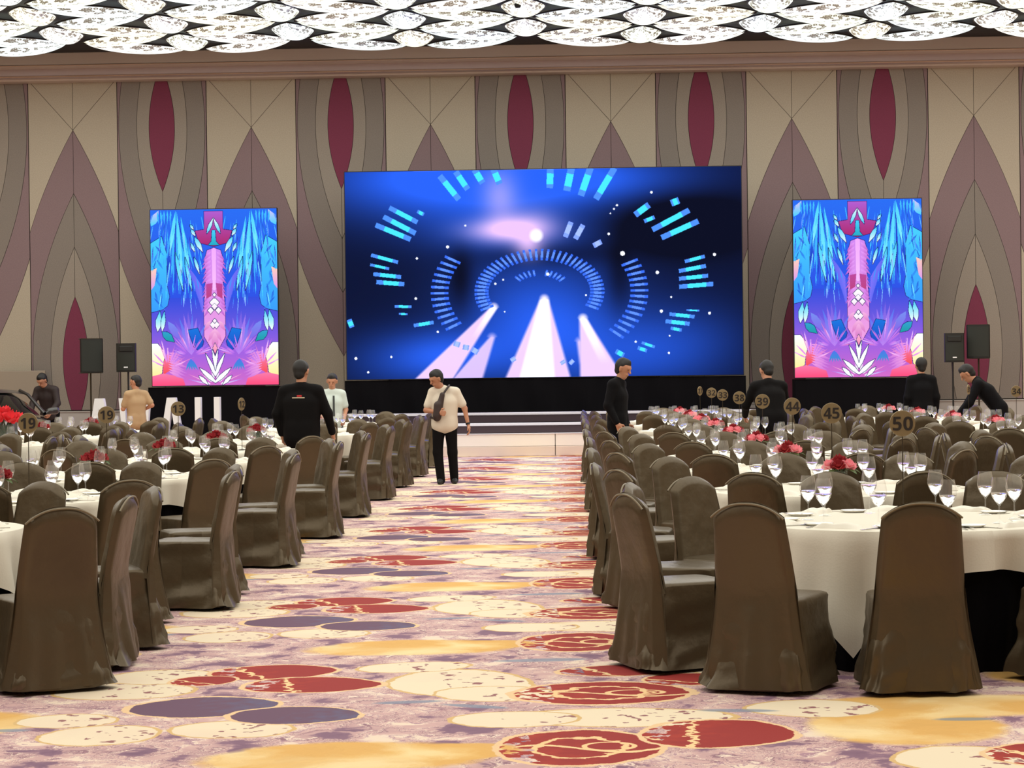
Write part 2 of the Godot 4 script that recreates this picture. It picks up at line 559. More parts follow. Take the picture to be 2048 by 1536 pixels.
	for p in [[405, 285, 468, 405, 36], [400, 440, 440, 570, 24], [372, 190, 400, 230, 20], [378, 225, 412, 280, 26], [376, 330, 404, 400, 22]]:
		blade.call(Vector2(p[0], p[1]), Vector2(p[2], p[3]), p[4], cyan, white, true)
	for p in [[568, 730, 30], [548, 790, 34], [560, 820, 30], [522, 850, 24], [540, 960, 26], [558, 930, 22]]:
		shape.call([Vector2(p[0] - p[2], p[1]), Vector2(p[0], p[1] - p[2]), Vector2(p[0] + p[2], p[1]), Vector2(p[0], p[1] + p[2] * 1.2)], white, Color(0.95, 0.86, 0.92), true)
	for p in [[555, 990, 500, 1090], [560, 1010, 530, 1130], [520, 930, 470, 1010]]:
		blade.call(Vector2(p[0], p[1]), Vector2(p[2], p[3]), 34, Color(0.95, 0.72, 0.88), Color(0.82, 0.45, 0.75))
	shape.call([Vector2(552, 1100), Vector2(600, 1095), Vector2(600, 1210), Vector2(560, 1205), Vector2(535, 1140)], Color(0.97, 0.70, 0.80), Color(0.95, 0.5, 0.66), true)
	# lower leaves
	for i in 9:
		blade.call(Vector2(370, 1190), Vector2(210 + i * 34, 850 + absf(i - 4) * 26), 34, [Color(0.56, 0.44, 0.9), Color(0.42, 0.36, 0.86), Color(0.30, 0.46, 0.92)][i % 3], Color(0.72, 0.5, 0.92))
	shape.call([Vector2(345, 1000), Vector2(420, 985), Vector2(465, 1090), Vector2(440, 1170), Vector2(390, 1130)], Color(0.10, 0.46, 0.86), Color(0.14, 0.28, 0.74), true)
	for p in [[110, 1010, 130, 850, 46], [145, 1010, 165, 850, 34]]:
		blade.call(Vector2(p[0], p[1]), Vector2(p[2], p[3]), p[4], cyan, white, true)
	blade.call(Vector2(145, 1010), Vector2(240, 1090), 60, Color(0.2, 0.62, 0.8), Color(0.12, 0.6, 0.62), true)
	blade.call(Vector2(190, 930), Vector2(290, 1080), 60, Color(0.45, 0.55, 0.92), Color(0.5, 0.4, 0.88))
	shape.call([Vector2(65, 1100), Vector2(110, 1100), Vector2(150, 1150), Vector2(170, 1180), Vector2(150, 1250), Vector2(140, 1330), Vector2(65, 1360)], white, Color(1.0, 0.92, 0.6), true)
	shape.call([Vector2(180, 1180), Vector2(260, 1200), Vector2(280, 1260), Vector2(150, 1340), Vector2(150, 1250)], Color(0.93, 0.50, 0.72), Color(0.95, 0.30, 0.32), false)
	shape.call([Vector2(65, 1350), Vector2(150, 1330), Vector2(300, 1360), Vector2(320, 1425), Vector2(65, 1425)], Color(0.95, 0.48, 0.66), Color(0.97, 0.30, 0.48), false)
	for i in 9:
		blade.call(Vector2(190, 1170 + i * 18), Vector2(330 + r.randf_range(-30, 20), 1200 + i * 22), 22, Color(0.93, 0.62, 0.88), Color(0.76, 0.44, 0.84))
	for i in 5:
		blade.call(Vector2(365, 1220), Vector2(325 + i * 24, 1310), 18, Color(0.3, 0.45, 0.9), Color(0.24, 0.58, 0.8))
	for i in 60:
		var an := r.randf_range(0.2, 2.9)
		var org := Vector2([365, 190, 552][i % 3], [1200, 1290, 1430][i % 3])
		var dd := Vector2(cos(an), -sin(an))
		blade.call(org + dd * 40, org + dd * r.randf_range(110, 240), r.randf_range(5, 12), [orchid, Color(0.96, 0.8, 0.97), Color(0.6, 0.4, 0.9), Color(0.92, 0.5, 0.74)][i % 4], [Color(0.7, 0.42, 0.9), orchid, white][i % 3])
	for p in [[590, 1420, 478, 1180, 30], [590, 1420, 530, 1150, 28], [580, 1425, 430, 1290, 34], [500, 1425, 425, 1350, 30], [600, 1425, 575, 1230, 16]]:
		blade.call(Vector2(p[2], p[3]), Vector2(p[0], p[1]), p[4], white, Color(0.95, 0.95, 0.98), true)
	var left := img.get_region(Rect2i(0, 0, hw, h))
	left.flip_x()
	img.blit_rect(left, Rect2i(0, 0, hw, h), Vector2i(hw, 0))
	return ImageTexture.create_from_image(img)

func carpet_texture() -> ImageTexture:
	# one repeat of the woven carpet: 7.2 m across the aisle, 3.6 m along it
	var w := 2048
	var h := 1024
	var n1 := FastNoiseLite.new()
	n1.seed = 3; n1.frequency = 0.0036; n1.fractal_octaves = 3
	n1.domain_warp_enabled = true; n1.domain_warp_amplitude = 120; n1.domain_warp_frequency = 0.004
	var n2 := FastNoiseLite.new()
	n2.seed = 9; n2.frequency = 0.009; n2.fractal_octaves = 3
	n2.domain_warp_enabled = true; n2.domain_warp_amplitude = 60; n2.domain_warp_frequency = 0.012
	var a1 := n1.get_seamless_image(w, h).get_data()
	var a2 := n2.get_seamless_image(w, h).get_data()
	var n3 := FastNoiseLite.new()
	n3.seed = 15; n3.frequency = 0.03; n3.fractal_octaves = 3
	var a3 := n3.get_seamless_image(w, h).get_data()
	var ramp := []
	var stops := [[0, rgb(116, 84, 108)], [66, rgb(136, 102, 122)], [84, rgb(190, 154, 154)], [140, rgb(204, 166, 163)], [172, rgb(216, 184, 174)], [186, rgb(230, 208, 190)], [255, rgb(234, 214, 190)]]
	for i in 256:
		for s in stops.size() - 1:
			if i >= stops[s][0] and i <= stops[s + 1][0]:
				ramp.append(stops[s][1].lerp(stops[s + 1][1], float(i - stops[s][0]) / (stops[s + 1][0] - stops[s][0])))
				break
	var swirl_dark := rgb(148, 110, 122)
	var swirl_mid := rgb(172, 134, 146)
	var swirl_light := rgb(234, 212, 196)
	var d := PackedByteArray()
	d.resize(w * h * 3)
	for i in w * h:
		# contour-like swirls: fold the fine noise into bands
		var band := (a1[i] * 11 + a3[i] / 6) & 255
		var c: Color = ramp[a2[i]]
		if a2[i] > 88 and a2[i] < 200:
			if band < 56:
				c = swirl_dark if a2[i] < 140 else swirl_mid
			elif band < 92:
				c = swirl_light
		d[i * 3] = c.r8
		d[i * 3 + 1] = c.g8
		d[i * 3 + 2] = c.b8
	var cream := rgb(234, 217, 188)
	var ochre := rgb(222, 172, 92)
	var rust := rgb(150, 38, 34)
	var plum := rgb(104, 74, 96)
	var teal := rgb(120, 134, 156)
	# x (m across), d (m along), half sizes, tilt, colour, kind
	var spots := [
		[-1.0, 9.0, 0.62, 0.36, 0.1, ochre, 1], [-0.55, 9.1, 0.3, 0.2, 0.3, ochre, 1], [-3.0, 9.9, 0.5, 0.4, 0.2, ochre, 1], [1.45, 9.65, 0.46, 0.48, 0.2, ochre, 1], [1.75, 10.25, 0.75, 0.36, 0.1, ochre, 1], [2.6, 11.3, 0.5, 0.4, 0.4, ochre, 1],
		[-2.15, 9.6, 0.27, 0.27, 0.0, cream, 2], [-2.4, 10.0, 0.24, 0.2, 0.0, cream, 2], [-1.58, 9.72, 0.29, 0.24, 0.0, cream, 2], [-2.35, 10.95, 0.36, 0.3, 0.1, cream, 2], [-2.25, 11.45, 0.3, 0.26, 0.3, cream, 2],
		[-0.62, 11.15, 0.36, 0.5, 0.2, cream, 2], [-0.42, 10.75, 0.3, 0.24, 0.0, cream, 2], [0.2, 9.98, 0.52, 0.26, 0.0, cream, 2], [-0.3, 9.95, 0.3, 0.22, 0.1, cream, 2], [1.1, 10.2, 0.3, 0.26, 0.0, cream, 2], [1.6, 8.85, 0.3, 0.3, 0.0, cream, 2], [-3.4, 11.2, 0.4, 0.4, 0.0, cream, 2], [0.95, 11.6, 0.36, 0.3, 0.0, cream, 2], [-0.9, 11.75, 0.3, 0.2, 0.3, cream, 2],
		[-1.82, 10.4, 0.38, 0.3, 0.25, plum, 3], [-1.33, 10.12, 0.34, 0.26, -0.2, plum, 3], [-3.6, 10.4, 0.4, 0.3, 0.4, plum, 3], [2.3, 9.2, 0.4, 0.28, 0.3, plum, 3],
		[-1.66, 11.6, 0.36, 0.27, 0.15, rust, 4], [-1.38, 11.12, 0.38, 0.27, -0.12, rust, 4], [-1.98, 11.3, 0.2, 0.17, 0.6, rust, 4],
		[0.12, 10.75, 0.46, 0.36, 0.05, rust, 5], [0.22, 11.55, 0.36, 0.2, 0.1, rust, 4], [0.0, 9.2, 0.36, 0.42, 0.1, rust, 5], [0.62, 9.52, 0.36, 0.36, -0.3, rust, 4], [1.95, 8.95, 0.3, 0.26, 0.2, rust, 4], [2.7, 10.3, 0.4, 0.32, 0.2, rust, 5], [-2.9, 8.8, 0.36, 0.26, -0.2, rust, 4], [0.55, 11.2, 0.25, 0.2, 0.8, rust, 4],
		[-0.85, 10.5, 0.22, 0.06, 0.2, teal, 6], [0.75, 10.15, 0.2, 0.05, -0.1, teal, 6], [-2.6, 9.75, 0.12, 0.06, 0.0, teal, 6], [-0.2, 12.0, 0.28, 0.07, 0.1, teal, 6], [1.75, 9.85, 0.16, 0.05, 0.0, teal, 6], [-0.5, 10.35, 0.2, 0.05, -0.4, teal, 6]]
	var ppm := w / 7.2
	for s in spots:
		var rx: float = s[2]
		var ry: float = s[3]
		var c0: Color = s[5]
		var kind: int = s[6]
		var reach := maxf(rx, ry) * 1.25
		var ca := cos(float(s[4]))
		var sa := sin(float(s[4]))
		var px0 := int((s[0] + 4.2 - reach) * ppm)
		var px1 := int((s[0] + 4.2 + reach) * ppm)
		var py0 := int((s[1] - 8.4 - reach) * ppm)
		var py1 := int((s[1] - 8.4 + reach) * ppm)
		for py in range(py0, py1):
			for px in range(px0, px1):
				var x: float = px / ppm - 4.2 - s[0]
				var y: float = py / ppm + 8.4 - s[1]
				var u := (x * ca + y * sa) / rx
				var q := (-x * sa + y * ca) / ry
				var i := posmod(py, h) * w + posmod(px, w)
				var nz := (a1[i] - 128) / 128.0
				var nf := (a3[i] - 128) / 128.0
				if kind == 4 or kind == 3:
					q *= 1.0 + 0.35 * maxf(0.0, u) * maxf(0.0, u)
				var rr := sqrt(u * u + q * q) + nz * (0.10 if kind < 6 else 0.3) + nf * 0.03
				if kind >= 3 and kind < 6:
					rr += 0.06 * cos(2.0 * atan2(q, u) + 0.6)
				if rr > 1.06:
					continue
				var col := c0
				var al := 1.0
				if kind == 1:
					col = c0.lerp(rgb(240, 214, 158), clampf(nz * 1.2 + 0.25, 0, 1))
					al = clampf((1.06 - rr) * 6.0, 0, 0.95)
				elif kind == 2:
					if rr > 0.985:
						col = rgb(214, 178, 120)
					elif u > -0.2 and nf > 0.42:
						col = rgb(150, 100, 100)
					else:
						col = c0.lerp(rgb(226, 200, 178), clampf(nz, 0, 1) * 0.5)
				elif kind == 6:
					al = 0.7 * clampf((1.0 - rr) * 3.0, 0, 1)
				else:
					if rr > 0.97:
						col = rgb(232, 196, 150)
					elif kind == 3:
						col = c0.lerp(rgb(96, 96, 130), clampf(u * 0.7 + nf * 0.5, 0, 1))
					else:
						col = c0.lerp(rgb(186, 62, 34), clampf(-u * 0.5 + nf * 0.4, 0, 1))
						if u < -0.55 and nf > 0.05:
							continue
						if absf(q + 0.25 * sin(u * 3.0) + 0.1) < 0.05 + 0.03 * nf and kind == 5:
							col = rgb(238, 204, 150)
						if kind == 5 and (absf(rr - 0.55 - 0.12 * nf) < 0.045 or absf(sqrt((u - 0.35) * (u - 0.35) + q * q * 1.6) - 0.3) < 0.035):
							col = rgb(238, 200, 146)
						if kind == 4 and absf(u + 0.25 * q + 0.35 + 0.12 * nf) < 0.045:
							col = rgb(238, 204, 150)
				d[i * 3] = int(lerpf(d[i * 3], col.r8, al))
				d[i * 3 + 1] = int(lerpf(d[i * 3 + 1], col.g8, al))
				d[i * 3 + 2] = int(lerpf(d[i * 3 + 2], col.b8, al))
	return ImageTexture.create_from_image(Image.create_from_data(w, h, false, Image.FORMAT_RGB8, d))

# ---------------------------------------------------------------- the hall
const FRONT := -45.0

func make_shell():
	var f := MB.new()
	var q := func(p: Vector3) -> Vector2: return Vector2((p.x + 4.2) / 7.2, (-p.z - 8.4) / 3.6)
	var a := Vector3(-18, 0, -45.2)
	var b := Vector3(18, 0, 3.0)
	var pts := [[Vector3(a.x, 0, a.z), Vector3(a.x, 0, b.z)], [Vector3(b.x, 0, a.z), Vector3(b.x, 0, b.z)]]
	f.quad_rows(pts, true, [[q.call(pts[0][0]), q.call(pts[0][1])], [q.call(pts[1][0]), q.call(pts[1][1])]])
	for e in [[Vector3(a.x, 0, a.z), Vector3(b.x, 0, a.z)], [Vector3(b.x, 0, a.z), Vector3(b.x, 0, b.z)], [Vector3(b.x, 0, b.z), Vector3(a.x, 0, b.z)], [Vector3(a.x, 0, b.z), Vector3(a.x, 0, a.z)]]:
		f.poly3([e[0], e[1], e[1] + Vector3.DOWN * 0.2, e[0] + Vector3.DOWN * 0.2], Vector3(0, -0.1, -18))
	f.poly3([Vector3(a.x, -0.2, a.z), Vector3(b.x, -0.2, a.z), Vector3(b.x, -0.2, b.z), Vector3(a.x, -0.2, b.z)], Vector3(0, -0.1, -18))
	var m := mat(Color.WHITE, 0.95)
	m.albedo_texture = carpet_texture()
	m.texture_filter = BaseMaterial3D.TEXTURE_FILTER_LINEAR_WITH_MIPMAPS_ANISOTROPIC
	struct("floor", f.mesh(), m)
	var c := MB.new(); c.box(Vector3(0, 8.45, -21.1), Vector3(36.4, 0.22, 48.4))
	struct("ceiling", c.mesh(), M.ceil)
	var wl := MB.new(); wl.box(Vector3(-18.1, 4.2, -21.1), Vector3(0.2, 8.4, 48.4))
	struct("wall_left", wl.mesh(), M.sidewall)
	var wr := MB.new(); wr.box(Vector3(18.1, 4.2, -21.1), Vector3(0.2, 8.4, 48.4))
	struct("wall_right", wr.mesh(), M.sidewall)
	var wb := MB.new(); wb.box(Vector3(0, 4.2, 3.1), Vector3(36.4, 8.4, 0.2))
	struct("wall_rear", wb.mesh(), M.sidewall)
	var ws := MB.new(); ws.box(Vector3(0, 4.2, FRONT - 0.12), Vector3(36.4, 8.4, 0.2))
	var wall := struct("wall_stage", ws.mesh(), M.wallbase)
	for k in range(-9, 9):
		var xc: float = -1.07 + k * 1.885
		var up := posmod(k, 2) == 1
		if absf(xc) < 13.2:
			wall_panel(wall, xc, up)
		else:
			var pm := MB.new(); pm.box(Vector3(xc, 4.43, FRONT), Vector3(1.877, 6.96, 0.05), 0.01)
			obj("wall_panel", pm.mesh(), M.beige if up else M.darkgrey, wall)
	var dd := MB.new(); dd.box(Vector3(0, 0.52, FRONT + 0.03), Vector3(36, 0.8, 0.1), 0.01)
	dd.box(Vector3(0, 0.925, FRONT + 0.035), Vector3(36, 0.03, 0.13), 0.008)
	struct("trim_1", dd.mesh(), M.dado)
	var bb := MB.new(); bb.box(Vector3(0, 0.06, FRONT + 0.05), Vector3(36, 0.12, 0.13), 0.01)
	struct("baseboard_stage", bb.mesh(), M.cornice2)
	# stepped cornice along the stage wall
	var cor := MB.new()
	cor.box(Vector3(0, 8.20, -44.5), Vector3(36, 0.29, 1.02), 0.02)
	var c1 := struct("trim_2", cor.mesh(), M.cornice)
	var co2 := MB.new(); co2.box(Vector3(0, 7.985, -44.7), Vector3(36, 0.2, 0.62), 0.02)
	obj("frieze", co2.mesh(), M.cornice2, c1)
	var co3 := MB.new(); co3.box(Vector3(0, 7.88, -44.82), Vector3(36, 0.07, 0.42), 0.015)
	obj("lower_moulding", co3.mesh(), M.cornice, c1)
	var co4 := MB.new()
	co4.tube([Vector3(-18, 8.075, -43.995), Vector3(18, 8.075, -43.995)], [0.016, 0.016], 8)
	obj("bead", co4.mesh(), M.gold, c1)
	var co5 := MB.new()
	co5.tube([Vector3(-18, 7.905, -44.395), Vector3(18, 7.905, -44.395)], [0.018, 0.018], 8)
	obj("bead", co5.mesh(), M.gold, c1)

func lens(xc: float, yc: float, hl: float, hw: float) -> PackedVector2Array:
	var p := PackedVector2Array()
	for i in 33:
		var t := -1.0 + i / 16.0
		p.append(Vector2(xc + hw * (1 - t * t), yc + hl * t))
	for i in range(1, 32):
		var t := 1.0 - i / 16.0
		p.append(Vector2(xc - hw * (1 - t * t), yc + hl * t))
	return p

func wall_panel(wall: Node, xc: float, up: bool):
	var y0 := 0.955
	var y1 := 7.915
	var hw := 0.9385
	var yc := 2.0 if up else 6.87
	var holder := MB.new()
	holder.box(Vector3(xc, (y0 + y1) / 2, FRONT - 0.012), Vector3(hw * 2, y1 - y0, 0.02), 0.002)
	var panel := obj("wall_panel", holder.mesh(), M.wallbase, wall)
	var ls := [lens(xc, yc, 4.85, 1.36), lens(xc, yc, 3.52, 0.91), lens(xc, yc, 2.39, 0.53), lens(xc, yc, 1.34, 0.27)]
	var mats := [M.beige, M.mauve, M.darkgrey, M.lightgrey, M.red]
	var apex := Vector2(xc, 6.85)
	var t := 0.0
	for side in [-1, 1]:
		var half := PackedVector2Array([Vector2(xc, y0), Vector2(xc + side * hw, y0), Vector2(xc + side * hw, y1), Vector2(xc, y1)])
		for lv in 4:
			var region := [half] if lv == 0 else Geometry2D.intersect_polygons(half, ls[lv - 1])
			var out := []
			for r in region:
				out.append_array(Geometry2D.clip_polygons(r, ls[lv]))
			if lv == 0 and up:
				var tri := PackedVector2Array([apex, Vector2(xc + side * hw, y1), Vector2(xc, y1)])
				var cut := []
				for r in out:
					cut.append_array(Geometry2D.intersect_polygons(r, tri))
					cut.append_array(Geometry2D.clip_polygons(r, tri))
				out = cut
			for r in out:
				piece(panel, r, mats[lv], 0.018 + 0.004 * lv)
	for r in Geometry2D.intersect_polygons(PackedVector2Array([Vector2(xc - hw, y0), Vector2(xc + hw, y0), Vector2(xc + hw, y1), Vector2(xc - hw, y1)]), ls[3]):
		piece(panel, r, mats[4], 0.034)

func piece(panel: Node, r: PackedVector2Array, m: Material, th: float):
	for o in Geometry2D.offset_polygon(r, -0.0045):
		if absf(area2(o)) < 0.002:
			continue
		var p := MB.new()
		p.prism(o, FRONT - 0.004, FRONT + th)
		obj("fabric_piece", p.mesh(), m, panel)

func area2(p: PackedVector2Array) -> float:
	var s := 0.0
	for i in p.size():
		s += p[i].cross(p[(i + 1) % p.size()])
	return s / 2

# ---------------------------------------------------------------- ceiling lamps
func lace_texture() -> ImageTexture:
	var img := Image.create(256, 128, false, Image.FORMAT_RGB8)
	img.fill(Color(1, 1, 1))
	var r := RandomNumberGenerator.new()
	r.seed = 12
	for s in 110:
		var u := r.randf_range(4, 252)
		var edge := r.randf_range(0.02, 0.2)
		if u < 40 or u > 216:
			edge = r.randf_range(0.05, 0.42)
		var y := edge * 128
		if s % 2:
			y = 127 - y
		var x := u
		var ang := r.randf() * TAU
		for i in 16:
			var xx := clampi(int(x), 0, 254)
			var yy := clampi(int(y), 0, 126)
			var dk := Color(0.42, 0.38, 0.34)
			img.fill_rect(Rect2i(xx, yy, 3, 2), dk)
			x += cos(ang) * 1.4
			y += sin(ang) * 0.7
			ang += 0.35
	for x in range(0, 256, 2):
		var yb := 40 + int(5 * sin(x * 0.35)) + (x / 6) % 4
		if (x / 14) % 3 != 0:
			img.fill_rect(Rect2i(x, yb, 2, 2), Color(0.35, 0.3, 0.24))
			img.fill_rect(Rect2i(x, 126 - yb, 2, 2), Color(0.35, 0.3, 0.24))
	return ImageTexture.create_from_image(img)

func lamp_mesh(len: float, wid: float, deep: float, nl := 8, nw := 5) -> ArrayMesh:
	var mb := MB.new()
	var rows := []
	for i in nl * 2 + 1:
		var t := -1.0 + i / float(nl)
		var hw := wid / 2 * (1 - t * t)
		var dp := deep * pow(maxf(0.0, 1 - t * t), 0.7)
		var row := []
		for j in nw * 2 + 1:
			var s := -1.0 + j / float(nw)
			row.append(Vector3(hw * s, -dp * pow(maxf(0.0, 1.0 - absf(s) ** 2.2), 0.75), t * len / 2))
		rows.append(row)
	mb.quad_rows(rows, true)
	return mb.mesh()

func lamp_rim(len: float, wid: float) -> ArrayMesh:
	var mb := MB.new()
	var path := []
	var rad := []
	for i in 49:
		var t := -1.0 + (i if i <= 24 else 48 - i) / 12.0
		path.append(Vector3((1 if i <= 24 else -1) * (wid / 2 + 0.008) * (1 - t * t), 0.0, t * (len / 2 + 0.02)))
		rad.append(0.016)
	mb.tube(path, rad, 6)
	# canopy that carries the shell up to the ceiling
	mb.lathe([Vector2(0.05, 0.005), Vector2(0.05, 0.10)], 10)
	return mb.mesh()

func lamp_xform(c: Vector3, dir: Vector2) -> Transform3D:
	return Transform3D(Basis(Vector3.UP, atan2(dir.x, dir.y)), c)

func make_lamps():
	var lace := lace_texture()
	var tones := []
	for c in [Color(1.0, 1.0, 0.97), Color(1.0, 0.99, 0.90), Color(0.95, 1.0, 1.0), Color(0.97, 1.0, 0.93)]:
		var m := mat(rgb(120, 120, 116), 0.3)
		m.emission_enabled = true
		m.emission = c
		m.emission_operator = BaseMaterial3D.EMISSION_OP_MULTIPLY
		m.emission_texture = lace
		m.emission_energy_multiplier = 1.2
		tones.append(m)
	var ms := lamp_mesh(1.78, 0.80, 0.16)
	var ml := lamp_mesh(2.08, 0.66, 0.15)
	var rs := lamp_rim(1.78, 0.80)
	var rl := lamp_rim(2.08, 0.66)
	var plain := mat(rgb(120, 120, 116), 0.3)
	plain.emission_enabled = true
	plain.emission = Color(1.0, 1.0, 0.95)
	plain.emission_energy_multiplier = 0.85
	var coarse := [lamp_mesh(1.78, 0.80, 0.16, 4, 2), lamp_mesh(2.08, 0.66, 0.15, 4, 2)]
	var rim := mat(rgb(46, 40, 36), 0.4, 0.4)
	var rest := [[], []]
	for i in range(-7, 8):
		var x := 1.375 + i * 2.228
		for k in range(-20, 5):
			var zv := -38.82 + (0.0 if posmod(i, 2) == 1 else -1.1)
			zv += -2.2 * (k + 17) + 2.2
			# a small lamp along the hall, and the two slanting ones to the next column
			for s in 3:
				var c := Vector3(x, 8.235, zv)
				var dir := Vector2(0, 1)
				if s > 0:
					c = Vector3(x + 1.114, 8.235, zv + 1.1 + (-0.55 if s == 1 else 0.55))
					dir = Vector2(2.228, -1.1 if s == 1 else 1.1).normalized()
				if c.z < -43.1 or c.z > -2.5 or absf(c.x) > 16.6:
					continue
				if s == 0 and c.z < -42.6:
					continue
				var seen: bool = c.z < -36.0 and absf(c.x + 0.9) < 12.0
				if not seen:
					rest[0 if s == 0 else 1].append(lamp_xform(c, dir))
					continue
				var t := thing("ceiling_lamp", "white almond glass ceiling lamp pointing straight at the stage" if s == 0 else "white almond glass ceiling lamp set slanting between straight ones", "lamp", Vector3.ZERO, 0.0, "almond ceiling lamps in a star pattern")
				t.transform = lamp_xform(c, dir)
				obj("light_shell", ms if s == 0 else ml, tones[posmod(i * 7 + k * 3 + s, 4)], t)
				obj("rim", rs if s == 0 else rl, rim, t)
	for n in 2:
		var mm := MultiMesh.new()
		mm.transform_format = MultiMesh.TRANSFORM_3D
		mm.mesh = coarse[n]
		mm.instance_count = rest[n].size()
		for j in rest[n].size():
			mm.set_instance_transform(j, rest[n][j])
		var o := MultiMeshInstance3D.new()
		o.name = numbered("ceiling_lamp_field")
		o.multimesh = mm
		o.material_override = plain
		add_child(o)
		tag(o, "field of white almond ceiling lamps over the rest of the hall", "lamps")
		o.set_meta("kind", "stuff")
	# spotlight hanging from the ceiling
	var sp := thing("ceiling_spotlight", "small black spotlight hanging between the ceiling lamps", "spotlight", Vector3(-0.93, 8.34, -38.2))
	var b := MB.new()
	b.lathe([Vector2(0, -0.24), Vector2(0.045, -0.235), Vector2(0.062, -0.2), Vector2(0.062, 0.0), Vector2(0, 0.0)], 16)
	obj("housing", b.mesh(), M.black, sp)

# ---------------------------------------------------------------- stage and screens
func make_stage():
	var s := thing("stage", "low stepped stage with white front under the big screen", "stage", Vector3(-0.61, 0, -41.85))
	var parts := [["plinth", 0.0, 0.19, 0.0, M.plinth], ["front_step", 0.19, 0.44, 0.015, M.stagefront], ["middle_step", 0.44, 0.64, 0.33, M.stagedark], ["top_step", 0.64, 0.84, 0.66, M.stagedark]]
	for p in parts:
		var n := 2 if p[0] in ["plinth", "front_step"] else 1
		for i in n:
			var wdt: float = 8.6 / n
			var mb := MB.new()
			mb.box(Vector3((i - (n - 1) / 2.0) * wdt + (0.21 if n == 2 else 0.0), (p[1] + p[2]) / 2, -p[3] - 0.95), Vector3(wdt - 0.012 - (0.0 if n == 1 else 0.0), p[2] - p[1] - 0.004, 1.9), 0.006)
			obj(p[0], mb.mesh(), p[4], s)
	for h in [0.615, 0.815]:
		var e := MB.new()
		e.box(Vector3(0, h, -0.33 if h < 0.7 else -0.66), Vector3(8.6, 0.055, 0.05), 0.008)
		obj("edge_strip", e.mesh(), M.strip, s)
	var trim := MB.new()
	trim.box(Vector3(0, 0.435, -0.02), Vector3(9.0, 0.018, 0.05), 0.004)
	obj("edge_trim", trim.mesh(), M.strip, s)

func screen(label: String, x: float, y0: float, y1: float, w: float, z: float, tex: Texture2D, e: float, tint: Color):
	var t := thing("led_screen", label, "screen", Vector3(x, 0, z))
	var mb := MB.new()
	var h := y1 - y0
	var pts := [[Vector3(-w / 2, y0, 0.051), Vector3(-w / 2, y1, 0.051)], [Vector3(w / 2, y0, 0.051), Vector3(w / 2, y1, 0.051)]]
	mb.quad_rows(pts, true, [[Vector2(0, 1), Vector2(0, 0)], [Vector2(1, 1), Vector2(1, 0)]])
	mb.v = PackedVector3Array([pts[0][0], pts[0][1], pts[1][0], pts[1][1]])
	mb.idx = PackedInt32Array([0, 1, 2, 1, 3, 2])
	var m := mat(rgb(6, 6, 8), 1.0)
	m.metallic_specular = 0.05
	m.emission_enabled = true
	m.emission = Color.WHITE
	m.emission_operator = BaseMaterial3D.EMISSION_OP_MULTIPLY
	m.emission_texture = tex
	m.emission_energy_multiplier = e
	obj("display_face", mb.mesh(), m, t)
	var c := MB.new()
	c.box(Vector3(0, (y0 + y1) / 2, 0), Vector3(w + 0.03, h + 0.03, 0.1), 0.006)
	obj("cabinet", c.mesh(), M.black, t)
	var l := AreaLight3D.new()
	l.name = numbered("led_screen_light")
	l.area_size = Vector2(w * 0.96, h * 0.96)
	l.area_normalize_energy = true
	l.light_color = tint
	l.light_energy = 0.36 * w * h
	l.area_range = 60.0
	l.shadow_enabled = true
	add_child(l)
	l.position = Vector3(x, (y0 + y1) / 2, z + 0.075)
	l.rotation.y = PI
	return t

func cloth_box(x: float, z: float, w: float, h: float, d: float, y0: float, called: String, label: String):
	# box hung with gathered black cloth
	var mb := MB.new()
	var rows := []
	var loop := []
	var n := int(w / 0.05)
	for i in n + 1:
		loop.append(Vector3(-w / 2 + w * i / n, 0, d / 2))
	loop.append(Vector3(w / 2, 0, -d / 2))
	loop.push_front(Vector3(-w / 2, 0, -d / 2))
	for i in loop.size():
		var row := []
		for j in 7:
			var t := j / 6.0
			var p: Vector3 = loop[i]
			var amp := 0.03 * (1.0 - t * 0.8)
			if p.z > 0:
				p.z += amp * (sin(i * 0.9) * 0.6 + sin(i * 0.37 + 2.0 + t * 2.0) * 0.8) - 0.02
			row.append(Vector3(p.x, t * h, p.z))
		rows.append(row)
	mb.quad_rows(rows, true)
	mb.poly3([Vector3(-w / 2, h, d / 2), Vector3(w / 2, h, d / 2), Vector3(w / 2, h, -d / 2), Vector3(-w / 2, h, -d / 2)], Vector3.ZERO)
	var o := obj(called, mb.mesh(), M.blackcloth)
	o.position = Vector3(x, y0, z)
	tag(o, label, "drape")

